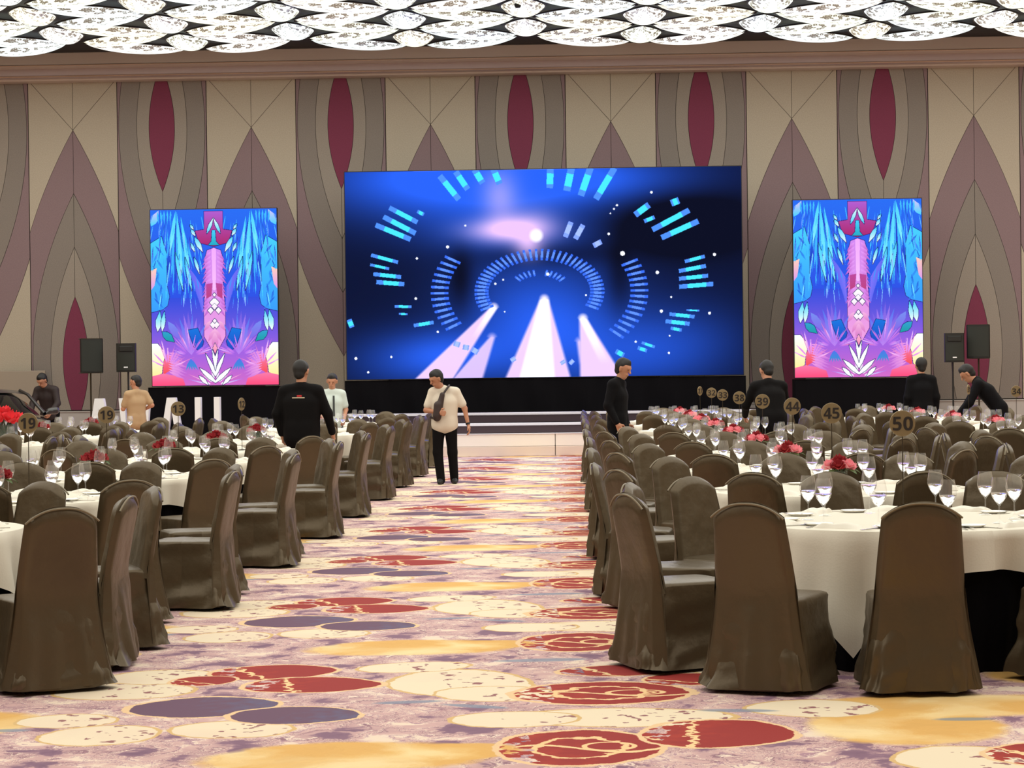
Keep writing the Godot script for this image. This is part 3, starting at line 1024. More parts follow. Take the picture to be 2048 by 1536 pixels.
func speaker(x: float, y: float, z: float, w: float, h: float, turn: float, label: String, stand_label: String, round_face: bool):
	var st := thing("speaker_stand", stand_label, "stand", Vector3(x, 0, z))
	var p := MB.new()
	p.tube([Vector3(0, 0.0, 0), Vector3(0, y + 0.02, 0)], [0.018, 0.018], 10)
	obj("pole", p.mesh(), M.rod if round_face else M.plastic, st)
	for k in 3:
		var a := TAU * k / 3 + 0.5
		var l := MB.new()
		l.tube([Vector3(0, 0.55, 0), Vector3(sin(a) * 0.42, 0.015, cos(a) * 0.42)], [0.013, 0.013], 8)
		obj("leg", l.mesh(), M.plastic, st)
	var s := thing("loudspeaker", label, "loudspeaker", Vector3(x, y, z), turn)
	var body := MB.new()
	var poly := PackedVector2Array()
	var dp := 0.36
	for q in [[-0.5, 0.5], [-0.46, 0.56], [-0.2, 0.62 if round_face else 0.585], [0.2, 0.62 if round_face else 0.585], [0.46, 0.56], [0.5, 0.5], [0.34, -0.5], [-0.34, -0.5]]:
		poly.append(Vector2(q[0] * w, -q[1] * dp))
	var tmp := MB.new()
	tmp.prism(poly, 0, h)
	body.add_mesh(tmp, Transform3D(Basis(Vector3.RIGHT, -PI / 2), Vector3(0, 0.02, 0)))
	obj("cabinet", body.mesh(), M.plastic, s)
	var gr := MB.new()
	var rows := []
	for i in 9:
		var u := -1.0 + i / 4.0
		rows.append([])
		for j in 2:
			rows[i].append(Vector3(u * w * 0.44, 0.05 + (h - 0.06) * (j * (1.0 if round_face else 0.68)), dp * (0.6 + 0.05 * (1 - u * u))))
	gr.quad_rows(rows)
	obj("grille", gr.mesh(), M.grille, s)
	if not round_face:
		var horn := MB.new()
		horn.box(Vector3(0, h * 0.84, dp * 0.575), Vector3(w * 0.7, h * 0.2, 0.04), 0.015)
		obj("horn", horn.mesh(), M.plastic, s)
		var bd := MB.new()
		bd.box(Vector3(0, h * 0.2, dp * 0.655), Vector3(w * 0.2, 0.022, 0.006), 0.002)
		obj("badge", bd.mesh(), M.white, s)
	else:
		for yy in [0.012, h + 0.025]:
			var bnd := MB.new()
			bnd.box(Vector3(0, yy, 0.03), Vector3(w * 0.96, 0.014, dp * 1.0), 0.004)
			obj("end_band", bnd.mesh(), M.rod, s)

# ---------------------------------------------------------------- chairs
func chair_parts(sd: int) -> Node3D:
	var r := RandomNumberGenerator.new()
	r.seed = sd
	var root := Node3D.new()
	var nz := FastNoiseLite.new()
	nz.seed = sd
	nz.frequency = 2.2
	var seat := MB.new()
	var rows := []
	var n := 72
	var ph := r.randf() * TAU
	for i in n + 1:
		var f := TAU * (i % n) / n
		var row := []
		for j in 15:
			var t := j / 14.0          # 0 at the hem, 1 at the seat edge
			var e := 0.28
			var cx := signf(cos(f)) * pow(absf(cos(f)), e)
			var cz := signf(sin(f)) * pow(absf(sin(f)), e)
			var flare := 1.0 - t
			var hx := 0.215 + 0.045 * flare * flare + 0.012 * flare
			var p := Vector3(cx * hx, 0, cz * (0.235 + 0.03 * flare))
			if cz < 0:
				p.z += cz * (0.028 + 0.028 * flare)
				p.x *= 1.0 + 0.07 * flare
			var dirv := Vector3(p.x, 0, p.z).normalized()
			var fold := (sin(f * 7 + ph) * 0.5 + sin(f * 12 + ph * 2.3) * 0.5) * 0.02 * pow(flare, 0.8)
			fold += nz.get_noise_3d(dirv.x * 0.5, t * 0.9, dirv.z * 0.5) * 0.062 * (0.15 + flare) * (1.0 if t < 0.95 else 0.3)
			p += dirv * fold
			var hem := 0.018 + 0.03 * maxf(0.0, nz.get_noise_2d(dirv.x * 0.8 + 9, dirv.z * 0.8)) + (0.02 * pow(absf(cx * cz), 3))
			p.y = lerpf(hem, 0.455, t) + (0.012 * nz.get_noise_2d(p.x * 2, p.z * 2) if t > 0.97 else 0.0)
			row.append(p)
		# round over the seat edge and close the seat top
		var e0: Vector3 = row[-1]
		row.append(Vector3(e0.x * 0.97, 0.468, e0.z * 0.97))
		row.append(Vector3(e0.x * 0.9, 0.474, e0.z * 0.9))
		row.append(Vector3(e0.x * 0.5, 0.482 + 0.01 * nz.get_noise_2d(e0.x, e0.z), e0.z * 0.5))
		row.append(Vector3(0, 0.484, 0))
		rows.append(row)
	seat.quad_rows(rows)
	obj("seat_cover", seat.mesh(), M.satin, root)
	# back rest: slab leaning backwards with an arched top
	var bk := MB.new()
	var ring := []
	var across := 25
	for side in [1, -1]:
		for i in across:
			var s: float = (-1.0 + 2.0 * i / (across - 1)) * side
			ring.append([s, side])
	ring.append(ring[0])
	var brow := []
	for q in ring:
		var s: float = q[0]
		var side: int = q[1]
		var row := []
		for j in 22:
			var t := j / 21.0
			var top := 0.955 - 0.075 * pow(absf(s), 2.4)
			var y := lerpf(0.42 if side > 0 else 0.03, top, t)
			var hw := lerpf(0.224, 0.192, clampf((y - 0.42) / 0.5, 0, 1)) + 0.004 * sin((y - 0.3) * 6)
			var lean := -0.215 - 0.17 * maxf(0.0, y - 0.42) - 0.12 * maxf(0.0, y - 0.6) ** 2
			var th := 0.036 * pow(maxf(0.0, 1.0 - pow(absf(s), 8.0)), 0.5) * (1.0 if t < 0.93 else sqrt(maxf(0.0, 1.0 - pow((t - 0.93) / 0.07, 2.0))))
			var wr := nz.get_noise_3d(s * 0.3, y * 1.6, 5.0 * side) * (0.012 if side > 0 else 0.006)
			var zz := lean + side * th + wr * (1.0 - absf(s) ** 4)
			if side < 0 and y < 0.58:
				# the rear sheet falls to the floor over the skirt
				var fl := clampf(1.0 - y / 0.455, 0, 1)
				var wide := (0.215 + 0.045 * fl * fl + 0.012 * fl) * (1.0 + 0.07 * fl) + 0.008 + 0.01 * fl
				var drop_z := -(0.268 + 0.066 * fl) + (0.016 * sin(s * 5.0 + ph) + 0.012 * sin(s * 11.0 + ph * 2.0)) * fl + wr * 1.5 * (0.4 + fl) + 0.05 * fl * s * s
				var mixv := smoothstep(0.44, 0.58, y)
				zz = lerpf(drop_z, zz, mixv)
				hw = lerpf(wide, hw, smoothstep(0.40, 0.54, y))
				if absf(s) > 0.93:
					zz += 0.05 * (1.0 - mixv) * (absf(s) - 0.93) / 0.07
			row.append(Vector3(s * hw, y, zz))
		brow.append(row)
	bk.quad_rows(brow)
	obj("backrest_cover", bk.mesh(true), M.satin, root)
	# piping along the arched rear edge
	var pp := []
	var pr := []
	for i in 25:
		var s := -0.985 + 1.97 * i / 24.0
		var y := 0.952 - 0.075 * pow(absf(s), 2.4)
		pp.append(Vector3(s * 0.2, y - 0.008, -0.215 - 0.17 * (y - 0.42) - 0.12 * (y - 0.6) ** 2 - 0.020))
		pr.append(0.0055)
	var pm := MB.new()
	pm.tube(pp, pr, 6)
	obj("piping", pm.mesh(), M.piping, root)
	for x in [-1, 1]:
		for z in [-1, 1]:
			var l := MB.new()
			l.tube([Vector3(x * 0.17, 0.0, z * 0.19), Vector3(x * 0.165, 0.43, z * 0.18)], [0.012, 0.014], 8)
			obj("leg", l.mesh(), M.leg, root)
	return root

# ---------------------------------------------------------------- tables and what lies on them
func cloth_mesh(sd: int, rt: float) -> ArrayMesh:
	var r := RandomNumberGenerator.new()
	r.seed = sd
	var mb := MB.new()
	var rows := []
	var n := 144
	var a := 1.15
	var p1 := r.randf() * TAU
	var p2 := r.randf() * TAU
	for i in n + 1:
		var f := TAU * (i % n) / n
		var cs := Vector3(sin(f), 0, cos(f))
		var drop := a / maxf(absf(sin(f)), absf(cos(f))) - rt
		var row := []
		for q in [0.0, 0.35, 0.7, 0.93, 0.98, 0.995]:
			row.append(cs * rt * q + Vector3.UP * (0.757 if q < 0.99 else 0.755))
		for j in range(1, 11):
			var t := j / 10.0
			var len := drop * t
			var fold := (sin(f * 4 + p1) * 0.2 + sin(f * 13 + p1 * 1.7 + sin(f * 3.0)) * 0.5 + sin(f * 23 + p2) * 0.4) * 0.11 * minf(len * 2.6, 1.0) - 0.02 * minf(len * 3.0, 1.0)
			row.append(cs * (rt + 0.008 + fold * 0.8 + 0.04 * len) + Vector3.UP * (0.748 - len * 0.97))
		rows.append(row)
	mb.quad_rows(rows)
	return mb.mesh()

func make_table_proto() -> Node3D:
	var t := Node3D.new()
	var top := MB.new()
	top.lathe([Vector2(0, 0.72), Vector2(0.93, 0.72), Vector2(0.94, 0.73), Vector2(0.94, 0.742), Vector2(0.93, 0.75), Vector2(0, 0.75)], 48)
	obj("tabletop", top.mesh(), M.leg, t)
	var sk := MB.new()
	var rows := []
	for i in 121:
		var f := TAU * (i % 120) / 120
		var row := []
		for j in 5:
			var u := j / 4.0
			var rr := 0.80 + 0.1 * u + 0.022 * sin(f * 30) * (1.0 - 0.6 * u)
			row.append(Vector3(sin(f) * rr, 0.01 + 0.7 * u, cos(f) * rr))
		rows.append(row)
	sk.quad_rows(rows)
	obj("underskirt", sk.mesh(), M.blackcloth, t)
	var pd := MB.new()
	pd.lathe([Vector2(0.3, 0.0), Vector2(0.3, 0.02), Vector2(0.05, 0.05), Vector2(0.05, 0.72)], 16)
	obj("pedestal", pd.mesh(), M.leg, t)
	return t

func glass_proto() -> Node3D:
	var g := Node3D.new()
	var mb := MB.new()
	mb.lathe([Vector2(0.0, 0.003), Vector2(0.036, 0.0), Vector2(0.038, 0.003), Vector2(0.02, 0.007), Vector2(0.006, 0.014), Vector2(0.0042, 0.03), Vector2(0.0042, 0.09), Vector2(0.007, 0.1), Vector2(0.022, 0.118), Vector2(0.038, 0.142), Vector2(0.0465, 0.168), Vector2(0.046, 0.195), Vector2(0.041, 0.225), Vector2(0.036, 0.25)], 20)
	obj("bowl_and_stem", mb.mesh(), M.glass, g)
	var w := MB.new()
	w.lathe([Vector2(0.0, 0.1035), Vector2(0.0205, 0.1195), Vector2(0.0365, 0.143), Vector2(0.0445, 0.165), Vector2(0.0448, 0.1665)], 20)
	w.lathe([Vector2(0.0448, 0.1665), Vector2(0.0, 0.1665)], 20)
	obj("water", w.mesh(), M.water, g)
	return g

func flat_tool(kind: String) -> ArrayMesh:
	var mb := MB.new()
	if kind == "knife":
		var p := PackedVector2Array([Vector2(-0.008, -0.11), Vector2(0.008, -0.11), Vector2(0.006, 0.0), Vector2(0.010, 0.03), Vector2(0.009, 0.08), Vector2(-0.004, 0.115), Vector2(-0.007, 0.08), Vector2(-0.006, 0.0)])
		mb.prism(p, 0.001, 0.004)
	elif kind == "fork":
		var p := PackedVector2Array([Vector2(-0.008, -0.1), Vector2(0.008, -0.1), Vector2(0.003, 0.02), Vector2(0.012, 0.05), Vector2(0.012, 0.1), Vector2(0.009, 0.1), Vector2(0.0085, 0.06), Vector2(0.0045, 0.06), Vector2(0.004, 0.1), Vector2(0.0015, 0.1), Vector2(0.001, 0.06), Vector2(-0.003, 0.06), Vector2(-0.0035, 0.1), Vector2(-0.0055, 0.1), Vector2(-0.0075, 0.06), Vector2(-0.009, 0.1), Vector2(-0.012, 0.1), Vector2(-0.012, 0.05), Vector2(-0.003, 0.02)])
		mb.prism(p, 0.002, 0.005)
	else:
		var rows := []
		for i in 13:
			var t := i / 12.0
			var y := -0.1 + 0.2 * t
			var hw := 0.008 - 0.005 * clampf(t / 0.6, 0, 1) if t < 0.62 else 0.021 * sqrt(maxf(0.0, 1 - pow((t - 0.81) / 0.19, 2.0)))
			var dip := 0.006 * clampf((t - 0.62) * 8, 0, 1) * (1.0 if t < 0.98 else 0.0)
			rows.append([Vector3(-hw, y, 0.009), Vector3(-hw * 0.5, y, 0.009 - dip), Vector3(hw * 0.5, y, 0.009 - dip), Vector3(hw, y, 0.009)])
		mb.quad_rows(rows)
		mb.quad_rows(rows, true)
	var out := MB.new()
	out.add_mesh(mb, Transform3D(Basis(Vector3.RIGHT, -PI / 2), Vector3.ZERO))
	return out.mesh()

func napkin_mesh() -> ArrayMesh:
	var mb := MB.new()
	var rows := []
	for i in 13:
		var u := -1.0 + i / 6.0
		var row := []
		for j in 9:
			var s := -1.0 + j / 4.0
			var e := (1.0 - u ** 6) * (1.0 - s ** 6)
			row.append(Vector3(u * 0.13 + 0.02 * s * u, 0.0 + e * (0.024 + 0.005 * sin(s * 4 + u * 2) + 0.004 * sin(u * 7)), s * (0.055 + 0.02 * u)))
		rows.append(row)
	mb.quad_rows(rows, true)
	return mb.mesh()

func rose_mesh(sd: int) -> ArrayMesh:
	var r := RandomNumberGenerator.new()
	r.seed = sd
	var mb := MB.new()
	for k in 12:
		var a := k * 2.4
		var open := 0.25 + 0.75 * k / 11.0
		var rad := 0.014 + 0.026 * open
		var rows := []
		for i in 6:
			var s := -1.0 + i / 2.5
			var row := []
			for j in 5:
				var t := j / 4.0
				var ang := a + s * 0.75
				var rr := rad * (0.35 + 0.65 * sin(t * 1.7)) * (1.0 + 0.25 * open * t * t)
				row.append(Vector3(sin(ang) * rr, 0.055 * t * (1.15 - 0.55 * open) - 0.02 * s * s * t + 0.004 * sin(s * 5 + k), cos(ang) * rr))
			rows.append(row)
		mb.quad_rows(rows)
	return mb.mesh()

func make_centrepiece(called: String, label: String, at: Vector3, main: Material, second: Material, roses: Array, big: float) -> Node3D:
	var t := thing(called, label, "flowers", at, rng.randf() * TAU, "flower centrepieces on the tables")
	var v := MB.new()
	v.lathe([Vector2(0, 0.006), Vector2(0.052, 0.0), Vector2(0.055, 0.005), Vector2(0.056, 0.12), Vector2(0.058, 0.128), Vector2(0.054, 0.128), Vector2(0.052, 0.014), Vector2(0, 0.014)], 20)
	obj("vase", v.mesh(), M.vase, t)
	var st := MB.new()
	for k in 7:
		var a := TAU * k / 7.0
		st.tube([Vector3(sin(a + 2) * 0.03, 0.015, cos(a + 2) * 0.03), Vector3(sin(a) * 0.05, 0.16, cos(a) * 0.05)], [0.005, 0.005], 5)
	obj("stems", st.mesh(), M.stemgreen, t)
	for k in 7:
		var a := TAU * k / 6.0
		var rr := 0.068 * big if k < 6 else 0.0
		var o := obj("rose", roses[k % roses.size()], main if k % 3 else second, t)
		o.transform = Transform3D(Basis(Vector3(cos(a), 0, -sin(a)), 0.5 if k < 6 else 0.0).scaled(Vector3.ONE * 1.15 * big), Vector3(sin(a) * rr, 0.15 + (0.035 if k == 6 else 0.0), cos(a) * rr))
	for k in (5 if at.z > -23.0 else 0):
		var a := TAU * k / 5.0 + 0.3
		var lf := MB.new()
		var d := Vector3(sin(a), 0, cos(a))
		var sd := Vector3(cos(a), 0, -sin(a))
		var rows := []
		for i in 6:
			var u := i / 5.0
			var hw := 0.026 * sin(PI * u)
			var c := d * (0.05 + 0.12 * u * big) + Vector3.UP * (0.135 + 0.02 * sin(u * 3) - 0.03 * u)
			rows.append([c - sd * hw, c + Vector3.DOWN * 0.004, c + sd * hw])
		lf.quad_rows(rows)
		obj("leaf", lf.mesh(), M.leaf, t)
	return t

func make_sign(txt: String, at: Vector3, turn: float):
	var t := thing("table_number", "round bronze table number sign reading " + txt + " on a thin rod", "sign", at, turn, "table number signs")
	var b := MB.new()
	b.lathe([Vector2(0, 0.0), Vector2(0.045, 0.0), Vector2(0.045, 0.008), Vector2(0.01, 0.014), Vector2(0, 0.014)], 20)
	obj("base", b.mesh(), M.rod, t)
	var p := MB.new()
	p.tube([Vector3(0, 0.01, 0), Vector3(0, 0.47, 0)], [0.0032, 0.0032], 8)
	obj("rod", p.mesh(), M.rod, t)
	var d := MB.new()
	d.lathe([Vector2(0, -0.006), Vector2(0.07, -0.006), Vector2(0.074, -0.003), Vector2(0.074, 0.003), Vector2(0.07, 0.006), Vector2(0, 0.006)], 32, Vector3(0, 0.535, 0), Vector3.RIGHT, Vector3.BACK, Vector3.DOWN)
	obj("disc", d.mesh(), M.bronze, t)
	var f := SystemFont.new()
	f.font_names = PackedStringArray(["Droid Sans"])
	f.font_weight = 700
	for side in [1, -1]:
		var tm := TextMesh.new()
		tm.text = txt
		tm.font = f
		tm.font_size = 32
		tm.pixel_size = 0.0034
		tm.depth = 0.003
		tm.curve_step = 1.0
		var o := obj("numeral", tm, M.numeral, t)
		o.position = Vector3(0, 0.532, side * 0.0075)
		if side < 0:
			o.rotation.y = PI

# chairs that stand away from the regular ring: x, distance, facing
const SET := {"1/0/0": [1.68, 10.84, 3.14], "1/0/9": [1.0, 10.92, 2.62], "1/0/8": [0.56, 11.72, 2.0], "1/0/1": [2.56, 11.06, -2.6], "0/0/1": [-2.8, 11.15, -2.55], "0/0/2": [-2.82, 11.95, -1.62], "0/1/1": [-3.05, 14.1, -2.6], "0/1/2": [-2.71, 14.95, -1.65], "1/0/7": [0.62, 12.58, 1.3]}
# where people stand: x, distance
const STANDING := [[-1.92, 31.5], [0.58, 29.4], [-3.36, 26.3], [-4.05, 35.75], [2.68, 29.42], [5.72, 35.72], [6.33, 32.58], [-7.92, 38.6]]
const RN := ["fifty", "forty-five", "forty-four", "thirty-nine", "thirty-eight", "thirty-three", "thirty-two", "twenty-seven", ""]

func table_ref(col: int, k: int) -> String:
	if col == 1:
		return "table " + RN[k] if k < 8 else "the unnumbered table past table twenty-seven"
	if col == 0:
		if k == 1: return "the rear table marked nineteen"
		if k == 2: return "the table marked nineteen nearer the stage"
		if k == 3: return "table thirteen"
		return "the table across from table " + RN[k] if k < 8 else "the table across from the unnumbered one"
	if col == 2:
		return "the outer table beside table " + RN[k] if k < 8 else "the outer table nearest the stage"
	return "the outer table opposite table " + RN[k]

func make_tables():
	var chairs := []
	for i in 5:
		chairs.append(chair_parts(30 + i))
	var cloths := [cloth_mesh(4, 0.95), cloth_mesh(11, 0.95), cloth_mesh(23, 0.95)]
	var tproto := make_table_proto()
	var gproto := glass_proto()
	var nap := napkin_mesh()
	var tools := {"fork": flat_tool("fork"), "knife": flat_tool("knife"), "spoon": flat_tool("spoon")}
	var pl := MB.new()
	pl.lathe([Vector2(0, 0.004), Vector2(0.045, 0.003), Vector2(0.055, 0.0), Vector2(0.078, 0.012), Vector2(0.08, 0.014), Vector2(0.077, 0.0145), Vector2(0.052, 0.006), Vector2(0, 0.006)], 24)
	var plate := pl.mesh()
	var roses := [rose_mesh(1), rose_mesh(2)]
	var xs := [-4.1, 1.86, 5.46, -7.7]
	var rows := [[0, 1, 2, 3, 4, 5, 6, 7, 8], [0, 1, 2, 3, 4, 5, 6, 7, 8], [2, 3, 4, 5, 6, 7, 8], [4, 5, 6, 7]]
	var cn := 0
	var placed := []
	for col in 4:
		for k in rows[col]:
			var c := Vector3(xs[col], 0, -(12.1 + 3.15 * k))
			var ref := table_ref(col, k)
			var t: Node3D = tproto.duplicate()
			t.name = numbered("banquet_table")
			add_child(t)
			t.position = c
			tag(t, "round banquet table with black underskirt, " + ref, "table", "round banquet tables")
			var cl := obj("tablecloth", cloths[(col + k) % 3], M.cloth)
			cl.position = c
			cl.rotation.y = deg_to_rad(45 - 27) if col == 1 and k == 0 else deg_to_rad(10.0 + 18.0 * rng.randi_range(0, 9)) + rng.randf_range(-0.03, 0.03)
			tag(cl, "square cream cloth draped over " + ref, "tablecloth", "cream tablecloths")
			for i in 10:
				var th := TAU * i / 10.0
				var dirv := Vector3(sin(th), 0, cos(th))
				var ring := dirv.rotated(Vector3.UP, 0.17)
				var side := "rear side" if i in [0, 1, 9] else ("stage side" if i in [4, 5, 6] else ("aisle side" if (dirv.x > 0) == (col in [0, 3]) else "outer side"))
				var jt := rng.randf_range(-0.05, 0.05)
				var ctr: Vector3 = c + ring.rotated(Vector3.UP, jt) * ([1.28, 1.35, 1.43, 1.43, 1.35][i % 5] + rng.randf_range(-0.01, 0.02))
				var turn := th + 0.17 + PI + jt + rng.randf_range(-0.1, 0.1)
				var key := "%d/%d/%d" % [col, k, i]
				if SET.has(key):
					ctr = Vector3(SET[key][0], 0, -SET[key][1])
					turn = SET[key][2]
				else:
					for n in placed:
						var gap: Vector3 = ctr - n
						if gap.length() < 0.66:
							ctr += gap.normalized() * (0.66 - gap.length()) * 0.8
				placed.append(ctr)
				var free_spot := true
				for pp in STANDING:
					if Vector2(pp[0] - ctr.x, -pp[1] - ctr.z).length() < 0.78:
						free_spot = false
				if free_spot:
					var ch: Node3D = chairs[cn % 5].duplicate()
					cn += 1
					ch.name = numbered("banquet_chair")
					if k > 1:
						# far chairs: the skirts hide their legs
						for q in ch.get_children():
							if q.name.begins_with("leg") or (k > 4 and q.name == "piping"):
								ch.remove_child(q)
								q.free()
					add_child(ch)
					ch.position = ctr
					ch.rotation.y = turn
					tag(ch, "olive-brown satin covered chair at " + ref + ", " + side, "chair", "satin covered banquet chairs")
				# place setting
				var acr := Vector3(dirv.z, 0, -dirv.x)
				var glass: Node3D = gproto.duplicate()
				glass.name = numbered("wine_glass")
				add_child(glass)
				glass.position = c + dirv * rng.randf_range(0.54, 0.6) + acr * rng.randf_range(0.10, 0.15) + Vector3.UP * 0.757
				tag(glass, "half filled stemmed glass on " + ref, "glass", "stemmed glasses set on the tables")
				var np := obj("napkin", nap, M.napkin)
				np.position = c + dirv * 0.77 + acr * rng.randf_range(-0.02, 0.02) + Vector3.UP * 0.757
				np.rotation.y = th + rng.randf_range(-0.25, 0.25)
				tag(np, "folded cream napkin on " + ref + ", " + side, "napkin", "folded napkins set on the tables")
				if k <= 3:
					for u in [["fork", -0.17, 0.75], ["knife", 0.165, 0.75], ["spoon", 0.2, 0.755]]:
						var o := obj("dinner_" + u[0] if u[0] != "spoon" else "soup_spoon", tools[u[0]], M.steel)
						o.position = c + dirv * u[2] + acr * u[1] + Vector3.UP * 0.757
						o.rotation.y = th + rng.randf_range(-0.1, 0.1)
						tag(o, "steel " + u[0] + " laid on " + ref + ", " + side, u[0], u[0] + "s laid on the tables")
					var po := obj("bread_plate", plate, M.china)
					po.position = c + dirv * 0.66 - acr * 0.2 + Vector3.UP * 0.757
					tag(po, "small white bread plate on " + ref + ", " + side, "plate", "bread plates on the tables")
			var is_right: bool = col in [1, 2]
			var off := Vector3(-0.05, 0.757, -0.02)
			if col == 1 and k == 1: off = Vector3(0.0, 0.757, 0.0)
			if col != 1 or k != 0:
				make_centrepiece("flower_centrepiece", ("pink rose" if is_right else "dark red rose") + " centrepiece in a glass vase on " + ref, c + off, M.pink if is_right else M.crimson, M.crimson, roses, 1.0)
	# numbered signs, each standing on its table
	for s in [["50", 1, 0, 1800, 0.1], ["45", 1, 1, 1660, -0.05], ["44", 1, 2, 1582, 0.1], ["39", 1, 3, 1523, 0.0], ["38", 1, 4, 1477, 0.2], ["33", 1, 5, 1444, 0.2], ["32", 1, 6, 1422, -0.2], ["27", 1, 7, 1399, 0.95], ["19", 0, 1, 48, -0.1], ["19", 0, 2, 207, 0.15], ["13", 0, 3, 352, 0.1], ["12", 0, 4, 480, 1.15], ["7", 0, 5, 597, 1.3], ["34", 2, 5, 2026, 0.2], ["31", 2, 6, 1932, 1.1]]:
		var z: float = 12.1 + 3.15 * s[2] + 0.12
		make_sign(s[0], Vector3((s[3] - 1150) / 4300.0 * z, 0.757, -z), s[4])
	# tall red bouquet by the car
	make_centrepiece("rose_bouquet", "large bright red rose bouquet beside the dark car", Vector3(-7.42, 0.757, -27.75), M.brightred, M.brightred, roses, 1.0).scale = Vector3.ONE * 2.1
	for p in chairs:
		p.free()
	tproto.free()
	gproto.free()

# ---------------------------------------------------------------- people
func hand_bones(w: Vector3, dirv: Vector3, palm: Vector3, out: Vector3, curl: float) -> Array:
	# w wrist, dirv along the fingers, palm = palm normal, out = towards the thumb
	var b := []
	var kn := w + dirv * 0.085
	b.append([w, w + dirv * 0.04, 0.022, 0.026])
	for i in 4:
		var o := out * (0.03 - 0.02 * i)
		b.append([w + dirv * 0.02 + o * 0.5, kn + o, 0.018, 0.013])
		var ln: float = [0.038, 0.044, 0.04, 0.032][i]
		var m := kn + o + (dirv * cos(curl) + palm * sin(curl)) * ln
		b.append([kn + o, m, 0.0105, 0.0095])
		b.append([m, m + (dirv * cos(curl * 2.1) + palm * sin(curl * 2.1)) * ln * 0.8, 0.0095, 0.008])
	var t0 := w + dirv * 0.03 + out * 0.022
	var t1 := t0 + (out * 0.75 + dirv * 0.6 + palm * 0.3).normalized() * 0.045
	b.append([t0, t1, 0.015, 0.012])
	b.append([t1, t1 + (dirv * 0.9 + out * 0.2 + palm * 0.5).normalized() * 0.03, 0.011, 0.009])
	return b

